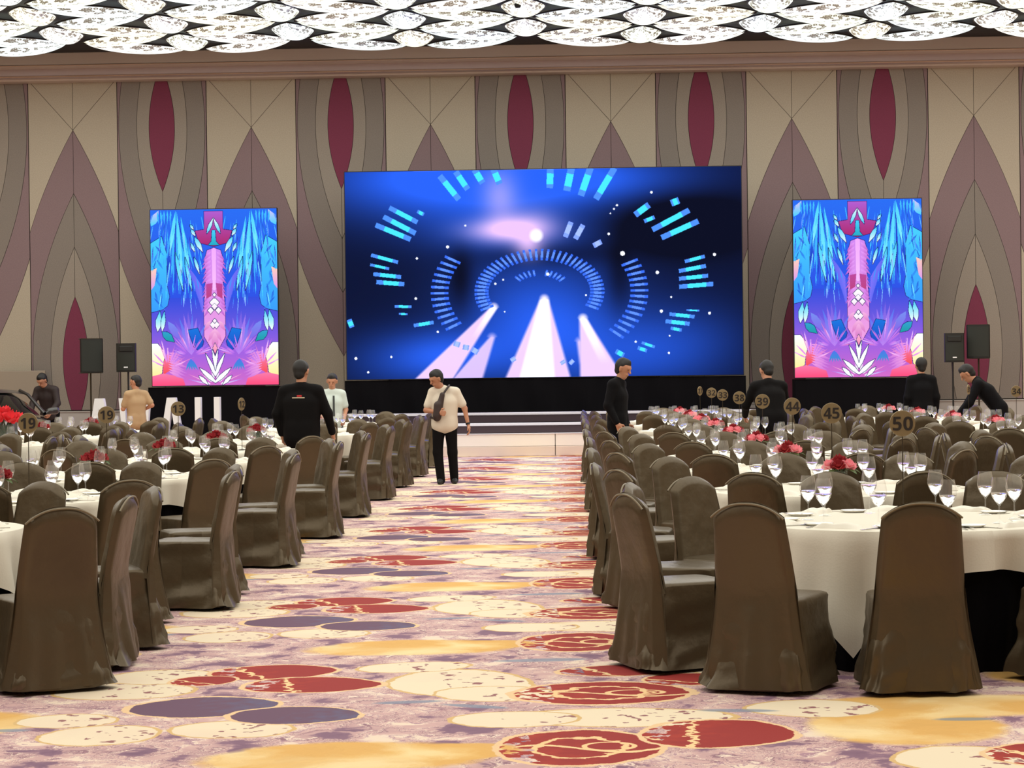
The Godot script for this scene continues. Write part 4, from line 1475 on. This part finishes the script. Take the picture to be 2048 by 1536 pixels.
func person(label: String, at: Vector3, turn: float, j: Dictionary, top: Material, legs: Material, sleeves: bool, opt := {}):
	# joints for a 1.70 m figure facing +z; overrides come in j
	var d := {"ankL": Vector3(0.1, 0.085, -0.02), "ankR": Vector3(-0.1, 0.085, -0.02), "kneeL": Vector3(0.105, 0.47, 0.02), "kneeR": Vector3(-0.105, 0.47, 0.02), "hipL": Vector3(0.09, 0.87, 0), "hipR": Vector3(-0.09, 0.87, 0), "pel": Vector3(0, 0.93, 0), "chest": Vector3(0, 1.22, 0.0), "neck": Vector3(0, 1.41, -0.01), "head": Vector3(0, 1.585, 0.02), "shL": Vector3(0.17, 1.365, -0.01), "shR": Vector3(-0.17, 1.365, -0.01), "elL": Vector3(0.235, 1.09, -0.03), "elR": Vector3(-0.235, 1.09, -0.03), "wrL": Vector3(0.25, 0.85, 0.05), "wrR": Vector3(-0.25, 0.85, 0.05), "look": Vector3(0, 0, 1), "bulk": 1.0, "scale": 1.0}
	d.merge(j, true)
	var t := thing("person", label, "person", at, turn)
	t.scale = Vector3.ONE * d.scale
	var bk: float = d.bulk
	var hd: Vector3 = d.head
	var lk: Vector3 = d.look.normalized()
	var upv: Vector3 = (hd - d.neck).normalized()
	var sx := upv.cross(lk).normalized()
	upv = lk.cross(sx).normalized()
	var fwd: Vector3 = ((d.shL - d.shR) as Vector3).cross(d.neck - d.pel).normalized()
	var acr: Vector3 = (d.shL - d.shR).normalized()
	# body: one continuous skin surface, finer at head and hands
	var body := MB.new()
	var bn := [[d.neck + (d.chest - d.neck) * 0.1, hd - upv * 0.06, 0.062, 0.054], [d.pel, d.chest, 0.07, 0.07], [d.chest, d.neck + (d.chest - d.neck) * 0.3, 0.07, 0.055], [d.neck + (d.chest - d.neck) * 0.2, d.shL, 0.05, 0.045], [d.neck + (d.chest - d.neck) * 0.2, d.shR, 0.05, 0.045]]
	for s in ["L", "R"]:
		bn.append_array([[d["sh" + s], d["el" + s], 0.05, 0.038], [d["el" + s], d["wr" + s], 0.040, 0.026], [d["hip" + s], d["knee" + s], 0.075, 0.05], [d["knee" + s], d["ank" + s], 0.05, 0.035]])
	body.blob(bn, 0.017, 0.03)
	var hb := [[hd + upv * 0.035 - lk * 0.02, hd + upv * 0.035 + lk * 0.012, 0.086, 0.082], [hd + lk * 0.02 - upv * 0.03, hd + lk * 0.045 - upv * 0.085, 0.066, 0.038], [hd + lk * 0.02 - upv * 0.06, d.neck + upv * 0.02, 0.052, 0.056], [hd + lk * 0.092 + upv * 0.02, hd + lk * 0.112 - upv * 0.022, 0.008, 0.015], [hd + lk * 0.082 + upv * 0.032 - sx * 0.03, hd + lk * 0.082 + upv * 0.032 + sx * 0.03, 0.014, 0.014], [hd + lk * 0.085 - upv * 0.055 - sx * 0.014, hd + lk * 0.085 - upv * 0.055 + sx * 0.014, 0.011, 0.011]]
	for s in [-1, 1]:
		hb.append([hd + sx * s * 0.084 + upv * 0.015, hd + sx * s * 0.086 - upv * 0.025, 0.016, 0.011])
	body.blob(hb, 0.008, 0.022)
	for s in ["L", "R"]:
		var sg := 1.0 if s == "L" else -1.0
		var dv: Vector3 = (d["wr" + s] - d["el" + s]).normalized()
		var pm := (acr * -sg - dv * dv.dot(acr * -sg)).normalized()
		if opt.has("palm" + s):
			pm = opt["palm" + s].normalized()
		var ot := pm.cross(dv).normalized() * sg
		body.blob(hand_bones(d["wr" + s], dv, pm, ot, 0.5), 0.007, 0.008)
	obj("body", body.mesh(), opt.get("skin", M.skin), t)
	# top
	var tb := [[d.pel, d.chest, 0.118 * bk, 0.124 * bk], [d.chest, d.neck + (d.chest - d.neck) * 0.12, 0.122, 0.078], [d.pel - acr * 0.065 * bk, d.chest - acr * 0.075 * bk, 0.105 * bk, 0.112 * bk], [d.pel + acr * 0.065 * bk, d.chest + acr * 0.075 * bk, 0.105 * bk, 0.112 * bk], [d.chest - acr * 0.07, d.shR + (d.neck - d.shR) * 0.25, 0.112, 0.068], [d.chest + acr * 0.07, d.shL + (d.neck - d.shL) * 0.25, 0.112, 0.068], [d.shL, d.neck, 0.066, 0.066], [d.shR, d.neck, 0.066, 0.066], [d.pel - acr * 0.06, d.pel - acr * 0.06 - Vector3.UP * opt.get("hem", 0.1), 0.122 * bk, 0.126 * bk], [d.pel + acr * 0.06, d.pel + acr * 0.06 - Vector3.UP * opt.get("hem", 0.1), 0.122 * bk, 0.126 * bk]]
	for s in ["L", "R"]:
		var el: Vector3 = d["el" + s]
		var sh: Vector3 = d["sh" + s]
		if sleeves:
			tb.append([sh, el, 0.072, 0.058])
			tb.append([el, el.lerp(d["wr" + s], 0.93), 0.058, 0.044])
		else:
			tb.append([sh, sh.lerp(el, 0.72), 0.070, 0.066])
	var shirt := MB.new()
	shirt.blob(tb, 0.014, 0.03)
	obj(opt.get("top_name", "shirt"), shirt.mesh(), top, t)
	var lb := [[d.hipL, d.hipR, 0.1, 0.1], [d.pel - acr * 0.05, d.pel + acr * 0.05, 0.09, 0.09]]
	for s in ["L", "R"]:
		lb.append([d["hip" + s], d["knee" + s], 0.098, 0.074])
		lb.append([d["knee" + s], d["ank" + s] - Vector3.UP * 0.03, 0.074, 0.062])
	var tr := MB.new()
	tr.blob(lb, 0.016, 0.025)
	obj("trousers", tr.mesh(), legs, t)
	for s in ["L", "R"]:
		var a: Vector3 = d["ank" + s]
		var fw: Vector3 = opt.get("foot" + s, Vector3(0.12 if s == "L" else -0.12, 0, 1)).normalized()
		var shoe := MB.new()
		shoe.blob([[Vector3(a.x, 0.045, a.z) - fw * 0.05, Vector3(a.x, 0.042, a.z) + fw * 0.09, 0.043, 0.042], [Vector3(a.x, 0.04, a.z) + fw * 0.09, Vector3(a.x, 0.03, a.z) + fw * 0.16, 0.042, 0.028], [Vector3(a.x, 0.05, a.z), a, 0.045, 0.045]], 0.011, 0.02)
		obj("shoe", shoe.mesh(), M.black, t)
	var hr := MB.new()
	hr.blob([[hd + upv * 0.055 - lk * 0.03, hd + upv * 0.065 + lk * 0.01, 0.088, 0.076], [hd + upv * 0.02 - lk * 0.045, hd - upv * 0.03 - lk * 0.045, 0.078, 0.066], [hd + upv * 0.10 - lk * 0.02, hd + upv * 0.105 + lk * 0.045, 0.045, 0.03], [hd + upv * 0.02 - lk * 0.02 - sx * 0.062, hd + upv * 0.05 - sx * 0.05, 0.03, 0.04], [hd + upv * 0.02 - lk * 0.02 + sx * 0.062, hd + upv * 0.05 + sx * 0.05, 0.03, 0.04]], 0.008, 0.02)
	obj("hair", hr.mesh(), opt.get("hair", M.hair), t)
	for s in [-1, 1]:
		var ey := MB.new()
		ey.blob([[hd + lk * 0.086 + upv * 0.012 + sx * s * 0.028, hd + lk * 0.086 + upv * 0.012 + sx * s * 0.036, 0.007, 0.006]], 0.003, 0.003)
		obj("eye", ey.mesh(), M.hair, t)
	return t

func make_people():
	var cream := mat(rgb(222, 210, 192), 0.8)
	var black := mat(rgb(17, 15, 16), 0.8)
	black.metallic_specular = 0.25
	var suit := mat(rgb(15, 14, 17), 0.8)
	suit.metallic_specular = 0.25
	var tan := mat(rgb(178, 148, 112), 0.8)
	var pale := mat(rgb(206, 218, 212), 0.8)
	var jeans := mat(rgb(40, 42, 52), 0.8)
	var grey := mat(rgb(40, 38, 44), 0.5)
	# man in the aisle, head turned down to his right
	var m1: Node3D = person("man in a cream t-shirt and black trousers standing in the aisle", Vector3(-1.92, 0, -31.5), 0.0, {"look": Vector3(-0.75, -0.45, 0.5), "head": Vector3(-0.11, 1.565, 0.06), "neck": Vector3(-0.03, 1.405, 0.0), "chest": Vector3(0.0, 1.21, 0.0), "bulk": 1.1, "elR": Vector3(-0.27, 1.1, 0.03), "wrR": Vector3(-0.08, 1.07, 0.17), "elL": Vector3(0.30, 1.12, -0.02), "wrL": Vector3(0.355, 0.87, 0.03), "ankL": Vector3(0.13, 0.085, -0.1), "kneeL": Vector3(0.11, 0.47, -0.02), "ankR": Vector3(-0.06, 0.085, 0.06), "scale": 0.985}, cream, black, false, {"palmR": Vector3(0, 0, -1), "hem": 0.05, "top_name": "t_shirt"})
	var wt := MB.new()
	wt.tube([Vector3(0.345, 0.905, 0.025), Vector3(0.353, 0.88, 0.03)], [0.034, 0.034], 14)
	obj("wristwatch", wt.mesh(), M.black, m1)
	var bag := thing("sling_bag", "dark brown sling bag worn across the chest of the aisle man", "bag", Vector3(-1.92, 0, -31.5))
	var bm := MB.new()
	bm.blob([[Vector3(-0.02, 1.31, 0.135), Vector3(-0.10, 0.98, 0.16), 0.038, 0.06], [Vector3(-0.09, 1.16, 0.16), Vector3(-0.1, 1.02, 0.165), 0.055, 0.055]], 0.012, 0.03)
	obj("pouch", bm.mesh(), mat(rgb(54, 38, 36), 0.6), bag)
	var sp := MB.new()
	sp.tube([Vector3(-0.02, 1.3, 0.15), Vector3(0.06, 1.42, 0.085), Vector3(0.075, 1.445, 0.0), Vector3(0.03, 1.38, -0.1), Vector3(-0.1, 1.15, -0.145), Vector3(-0.19, 1.0, -0.05), Vector3(-0.2, 0.98, 0.06), Vector3(-0.1, 0.96, 0.15)], [0.016, 0.016, 0.016, 0.016, 0.016, 0.016, 0.016, 0.016], 8, Vector3.ONE)
	obj("strap", sp.mesh(), mat(rgb(44, 30, 30), 0.6), bag)
	# man in black walking by the right hand tables, seen from the side
	person("man in a black suit walking along the aisle side of the numbered tables", Vector3(0.58, 0, -29.4), 1.25, {"look": Vector3(-0.15, -0.35, 1), "head": Vector3(0, 1.57, 0.08), "neck": Vector3(0, 1.41, 0.02), "elL": Vector3(0.23, 1.1, -0.08), "elR": Vector3(-0.23, 1.1, -0.06), "wrR": Vector3(-0.23, 0.87, 0.06), "ankL": Vector3(0.1, 0.085, 0.18), "kneeL": Vector3(0.1, 0.47, 0.16), "ankR": Vector3(-0.1, 0.085, -0.2), "kneeR": Vector3(-0.1, 0.47, -0.02), "scale": 1.05}, suit, suit, true, {"top_name": "jacket"})
	# big man in black, back to the hall
	var m3: Node3D = person("broad man in a black shirt with a small chest logo, back turned", Vector3(-3.36, 0, -26.3), PI - 0.12, {"bulk": 1.25, "shL": Vector3(0.2, 1.36, -0.01), "shR": Vector3(-0.2, 1.36, -0.01), "elL": Vector3(0.29, 1.1, -0.02), "elR": Vector3(-0.3, 1.1, 0.05), "wrR": Vector3(-0.33, 0.86, 0.16), "look": Vector3(-0.35, -0.2, 1), "scale": 1.045}, black, black, true)
	m3.set_meta("label", "broad man in a black shirt with a small red and white back print")
	var lg := MB.new()
	lg.box(Vector3(0.0, 1.285, -0.14), Vector3(0.15, 0.012, 0.006), 0.002)
	obj("print_bar", lg.mesh(), mat(rgb(220, 200, 170), 0.7), m3)
	var lg2 := MB.new()
	lg2.box(Vector3(-0.01, 1.305, -0.135), Vector3(0.06, 0.022, 0.006), 0.004)
	obj("print_mark", lg2.mesh(), mat(rgb(190, 40, 40), 0.7), m3)
	# man in pale shirt by the stage
	var m4: Node3D = person("man in a pale green short-sleeved shirt standing by the stage", Vector3(-4.05, 0, -35.75), 0.15, {"look": Vector3(-0.2, -0.3, 1), "wrL": Vector3(0.2, 0.92, 0.16), "wrR": Vector3(-0.16, 0.95, 0.2), "scale": 0.955}, pale, jeans, false)
	var ly := MB.new()
	ly.box(Vector3(0.02, 1.16, 0.135), Vector3(0.035, 0.36, 0.006), 0.002)
	obj("dark_placket", ly.mesh(), mat(rgb(66, 70, 70), 0.7), m4)
	person("man in a black jacket, back turned, leaning over a table near sign 39", Vector3(2.68, 0, -29.42), PI + 0.25, {"chest": Vector3(0, 1.2, 0.08), "neck": Vector3(0, 1.39, 0.13), "head": Vector3(0.0, 1.55, 0.2), "shL": Vector3(0.19, 1.34, 0.12), "shR": Vector3(-0.19, 1.34, 0.12), "elL": Vector3(0.28, 1.1, 0.24), "elR": Vector3(-0.28, 1.1, 0.26), "wrL": Vector3(0.22, 0.95, 0.45), "wrR": Vector3(-0.2, 0.95, 0.46), "look": Vector3(0.3, -0.5, 1), "bulk": 1.15, "scale": 1.03}, black, black, true, {"top_name": "jacket"})
	person("man in a black suit, back turned, facing the leafy screen behind sign 50", Vector3(5.72, 0, -35.72), PI + 0.1, {"look": Vector3(0.2, 0, 1), "bulk": 1.08, "scale": 1.035}, suit, suit, true, {"top_name": "jacket"})
	person("man in a black jacket bending low over an outer table", Vector3(6.33, 0, -32.58), -PI / 2 - 0.15, {"pel": Vector3(0, 0.96, -0.05), "hipL": Vector3(0.09, 0.9, -0.04), "hipR": Vector3(-0.09, 0.9, -0.04), "chest": Vector3(0, 1.2, 0.13), "neck": Vector3(0, 1.36, 0.27), "head": Vector3(0.0, 1.47, 0.40), "shL": Vector3(0.18, 1.31, 0.25), "shR": Vector3(-0.18, 1.31, 0.25), "elL": Vector3(0.22, 1.05, 0.38), "elR": Vector3(-0.22, 1.05, 0.38), "wrL": Vector3(0.14, 0.88, 0.53), "wrR": Vector3(-0.14, 0.88, 0.53), "look": Vector3(0, -0.8, 1), "scale": 1.03}, suit, suit, true, {"top_name": "jacket"})
	person("man in a dark jacket bending down behind the dark car", Vector3(-10.5, 0, -42.7), -0.25, {"chest": Vector3(0, 1.2, 0.08), "neck": Vector3(0, 1.37, 0.15), "head": Vector3(-0.02, 1.5, 0.25), "shL": Vector3(0.18, 1.32, 0.13), "shR": Vector3(-0.18, 1.32, 0.13), "elL": Vector3(0.25, 1.07, 0.17), "elR": Vector3(-0.25, 1.07, 0.2), "wrL": Vector3(0.2, 0.9, 0.35), "wrR": Vector3(-0.2, 0.9, 0.37), "look": Vector3(-0.25, -0.75, 1), "scale": 1.06}, mat(rgb(46, 34, 34), 0.7), black, true, {"top_name": "jacket"})
	person("person in a tan top with short dark hair beside the letters", Vector3(-7.92, 0, -38.6), PI + 0.6, {"look": Vector3(0.6, -0.15, 0.6), "elR": Vector3(-0.27, 1.16, -0.1), "wrR": Vector3(-0.14, 1.05, 0.1), "wrL": Vector3(0.12, 1.2, 0.18), "elL": Vector3(0.24, 1.1, 0.06), "scale": 0.965}, tan, mat(rgb(150, 122, 96), 0.8), false)

# ---------------------------------------------------------------- car, letters, small things
func make_car():
	var t := thing("car", "glossy black car parked beside the stage at the hall's side", "car", Vector3(-11.0, 0, -40.0), 0.5)
	# stations along z (front = +): z, half width, bottom, top
	var body := MB.new()
	var rows := []
	for s in [[-2.3, 0.6, 0.42, 0.8], [-2.2, 0.82, 0.3, 0.95], [-1.5, 0.92, 0.22, 1.0], [-0.5, 0.93, 0.2, 0.98], [0.6, 0.93, 0.2, 0.97], [1.2, 0.92, 0.22, 0.93], [1.8, 0.88, 0.25, 0.84], [2.15, 0.78, 0.3, 0.74], [2.3, 0.6, 0.4, 0.62]]:
		var row := []
		for k in 25:
			var f := TAU * k / 24
			var cx := signf(cos(f)) * pow(absf(cos(f)), 0.45)
			var cy := signf(sin(f)) * pow(absf(sin(f)), 0.55)
			row.append(Vector3(cx * s[1], (s[2] + s[3]) / 2 + cy * (s[3] - s[2]) / 2, s[0]))
		rows.append(row)
	body.quad_rows(rows, true)
	obj("body", body.mesh(), M.carpaint, t)
	var cab := MB.new()
	rows = []
	for s in [[-1.9, 0.7, 0.98], [-1.2, 0.66, 1.34], [-0.6, 0.63, 1.43], [0.0, 0.62, 1.42], [0.4, 0.66, 1.3], [1.05, 0.76, 0.98]]:
		var row := []
		for k in 17:
			var u := -1.0 + k / 8.0
			row.append(Vector3(u * lerpf(0.86, s[1], 1.0 - u ** 8), lerpf(0.92, s[2], pow(maxf(0.0, 1.0 - absf(u) ** 5), 0.6)), s[0]))
		rows.append(row)
	cab.quad_rows(rows)
	obj("greenhouse", cab.mesh(), M.carglass, t)
	var roof := MB.new()
	rows = []
	for s in [[-1.3, 1.325], [-0.6, 1.442], [0.0, 1.432], [0.25, 1.37]]:
		rows.append([])
		for k in 9:
			var u := -1.0 + k / 4.0
			rows[-1].append(Vector3(u * 0.6, s[1] - 0.03 * u ** 4, s[0]))
	roof.quad_rows(rows)
	obj("roof", roof.mesh(), M.carpaint, t)
	for sx in [-1, 1]:
		var pl := MB.new()
		pl.tube([Vector3(sx * 0.80, 0.98, 1.02), Vector3(sx * 0.66, 1.33, 0.36), Vector3(sx * 0.6, 1.41, 0.0)], [0.035, 0.03, 0.03], 8)
		obj("pillar", pl.mesh(), M.carpaint, t)
		var mi := MB.new()
		mi.blob([[Vector3(sx * 0.96, 1.02, 0.75), Vector3(sx * 1.08, 1.03, 0.72), 0.06, 0.075], [Vector3(sx * 0.86, 0.97, 0.78), Vector3(sx * 0.96, 1.0, 0.76), 0.025, 0.03]], 0.02, 0.03)
		obj("side_mirror", mi.mesh(), M.carpaint, t)
		var hl := MB.new()
		hl.blob([[Vector3(sx * 0.55, 0.68, 2.1), Vector3(sx * 0.78, 0.74, 1.88), 0.075, 0.06]], 0.02, 0.03)
		obj("headlamp", hl.mesh(), M.headlamp, t)
		for zz in [1.4, -1.4]:
			var wh := MB.new()
			wh.lathe([Vector2(0, -0.1), Vector2(0.26, -0.11), Vector2(0.33, -0.09), Vector2(0.335, 0.0), Vector2(0.33, 0.09), Vector2(0.26, 0.11), Vector2(0, 0.1)], 24, Vector3(sx * 0.82, 0.335, zz), Vector3.UP, Vector3.RIGHT, Vector3.FORWARD)
			obj("wheel", wh.mesh(), M.rubber, t)

func make_letters():
	var f := SystemFont.new()
	f.font_names = PackedStringArray(["Droid Sans"])
	f.font_weight = 700
	var names := ["first", "second", "third", "fourth", "fifth"]
	var spec := [["A", -9.18, 0.85], ["W", -8.5, 0.62], ["A", -7.78, 0.85], ["L", -7.2, 0.7], ["L", -6.83, 0.7]]
	for i in 5:
		var s: Array = spec[i]
		var t := thing("standing_letter", "white standing letter %s, %s in the row by the left screen" % [s[0], names[i]], "letter", Vector3(s[1], 0, -41.3), 0.0, "white standing letters")
		var tm := TextMesh.new()
		tm.text = s[0]
		tm.font = f
		tm.font_size = 64
		tm.pixel_size = 0.0265
		tm.depth = 0.18
		tm.curve_step = 1.0
		tm.vertical_alignment = VERTICAL_ALIGNMENT_BOTTOM
		var o := obj("face", tm, M.white, t)
		o.scale = Vector3(s[2] * 0.62, 1, 1)
		var bb := tm.get_aabb()
		o.position.y = -bb.position.y
		o.scale.y = 1.23 / bb.size.y
		o.position.y = -bb.position.y * o.scale.y

func make_small():
	var pt := MB.new()
	pt.box(Vector3(0, 0.9, 0), Vector3(1.1, 1.8, 0.06), 0.01)
	var p: Node3D = tag(obj("partition_panel", pt.mesh(), M.partition), "grey-brown movable partition panel standing against the stage wall", "partition")
	p.position = Vector3(-11.65, 0, FRONT + 0.2)
	var ol := MB.new()
	ol.box(Vector3(0, 0, 0), Vector3(0.09, 0.13, 0.014), 0.004)
	var so: Node3D = tag(obj("wall_socket", ol.mesh(), M.white), "small white socket plate low on the stage wall beside the car", "socket")
	so.position = Vector3(-10.9, 1.1, FRONT + 0.045)

func _ready():
	rng.seed = 77
	# ---- camera
	var cam := Camera3D.new()
	cam.name = "camera"
	cam.fov = rad_to_deg(2.0 * atan(768.0 / 4300.0))
	cam.near = 0.1
	cam.far = 120.0
	cam.position = Vector3(0, 1.6, 0)
	cam.basis = Basis(Vector3.UP, 126.0 / 4300.0) * Basis(Vector3.RIGHT, -20.0 / 4300.0) * Basis(Vector3.BACK, -0.013)
	add_child(cam)
	cam.current = true
	# ---- environment: an interior, no sky in view
	var we := WorldEnvironment.new()
	we.name = "environment"
	var env := Environment.new()
	env.background_mode = Environment.BG_COLOR
	env.background_color = Color(0, 0, 0)
	env.tonemap_mode = Environment.TONE_MAPPER_LINEAR
	env.tonemap_exposure = 1.0
	env.sdfgi_enabled = true
	env.ssao_enabled = true
	env.ssil_enabled = true
	we.environment = env
	add_child(we)
	# ---- the ceiling lamps' light, one soft light to each bay of lamps
	for ix in 3:
		for iz in 4:
			var l := AreaLight3D.new()
			l.name = numbered("ceiling_lamp_light")
			l.area_size = Vector2(10.9, 9.6)
			l.area_normalize_energy = true
			l.light_energy = 15.5*3.6
			l.light_color = Color(1.0, 0.985, 0.94)
			l.shadow_enabled = true
			l.area_range = 60.0
			add_child(l)
			l.position = Vector3(-11.36 + ix * 11.36, 8.03, -7.9 - iz * 9.97)
			l.rotation.x = -PI / 2
	make_materials()
	make_shell()
	make_lamps()
	make_stage()
	var side := side_picture()
	screen("large central screen showing blue concert light beams and ringed bars", -0.61, 1.53, 5.74, 8.03, -43.62, main_picture(), 1.2, Color(0.5, 0.55, 1.0))
	screen("portrait screen of blue and pink tropical leaves beside the white letters", -7.31, 1.45, 5.03, 2.58, -43.6, side, 1.1, Color(0.75, 0.6, 1.0))
	screen("portrait screen of blue and pink tropical leaves behind sign 50", 5.73, 1.45, 5.03, 2.58, -43.6, side, 1.1, Color(0.75, 0.6, 1.0))
	cloth_box(-0.61, -43.55, 8.1, 0.66, 0.3, 0.845, "stage_drape", "black gathered drape hung below the large central screen")
	cloth_box(-7.31, -43.5, 2.66, 1.42, 0.45, 0.0, "screen_base_drape", "black draped base under the screen by the white letters")
	cloth_box(5.73, -43.5, 2.66, 1.42, 0.45, 0.0, "screen_base_drape", "black draped base under the screen behind sign 50")
	speaker(-9.83, 1.72, -43.4, 0.46, 0.68, 0.35, "greenish black column loudspeaker on a shiny pole", "shiny pole stand under the greenish loudspeaker", true)
	speaker(-9.02, 1.72, -43.2, 0.40, 0.58, 0.0, "black moulded loudspeaker beside the greenish one", "black tripod stand beside the tan-topped person", false)
	speaker(7.55, 1.7, -43.2, 0.40, 0.58, 0.0, "black moulded loudspeaker next to the leafy screen behind sign 50", "black tripod stand next to the leafy screen behind sign 50", false)
	speaker(8.12, 1.78, -43.5, 0.46, 0.66, -0.2, "plain black box loudspeaker in front of a red wall petal", "pole stand in front of a red wall petal", true)
	make_tables()
	make_people()
	make_car()
	make_letters()
	make_small()
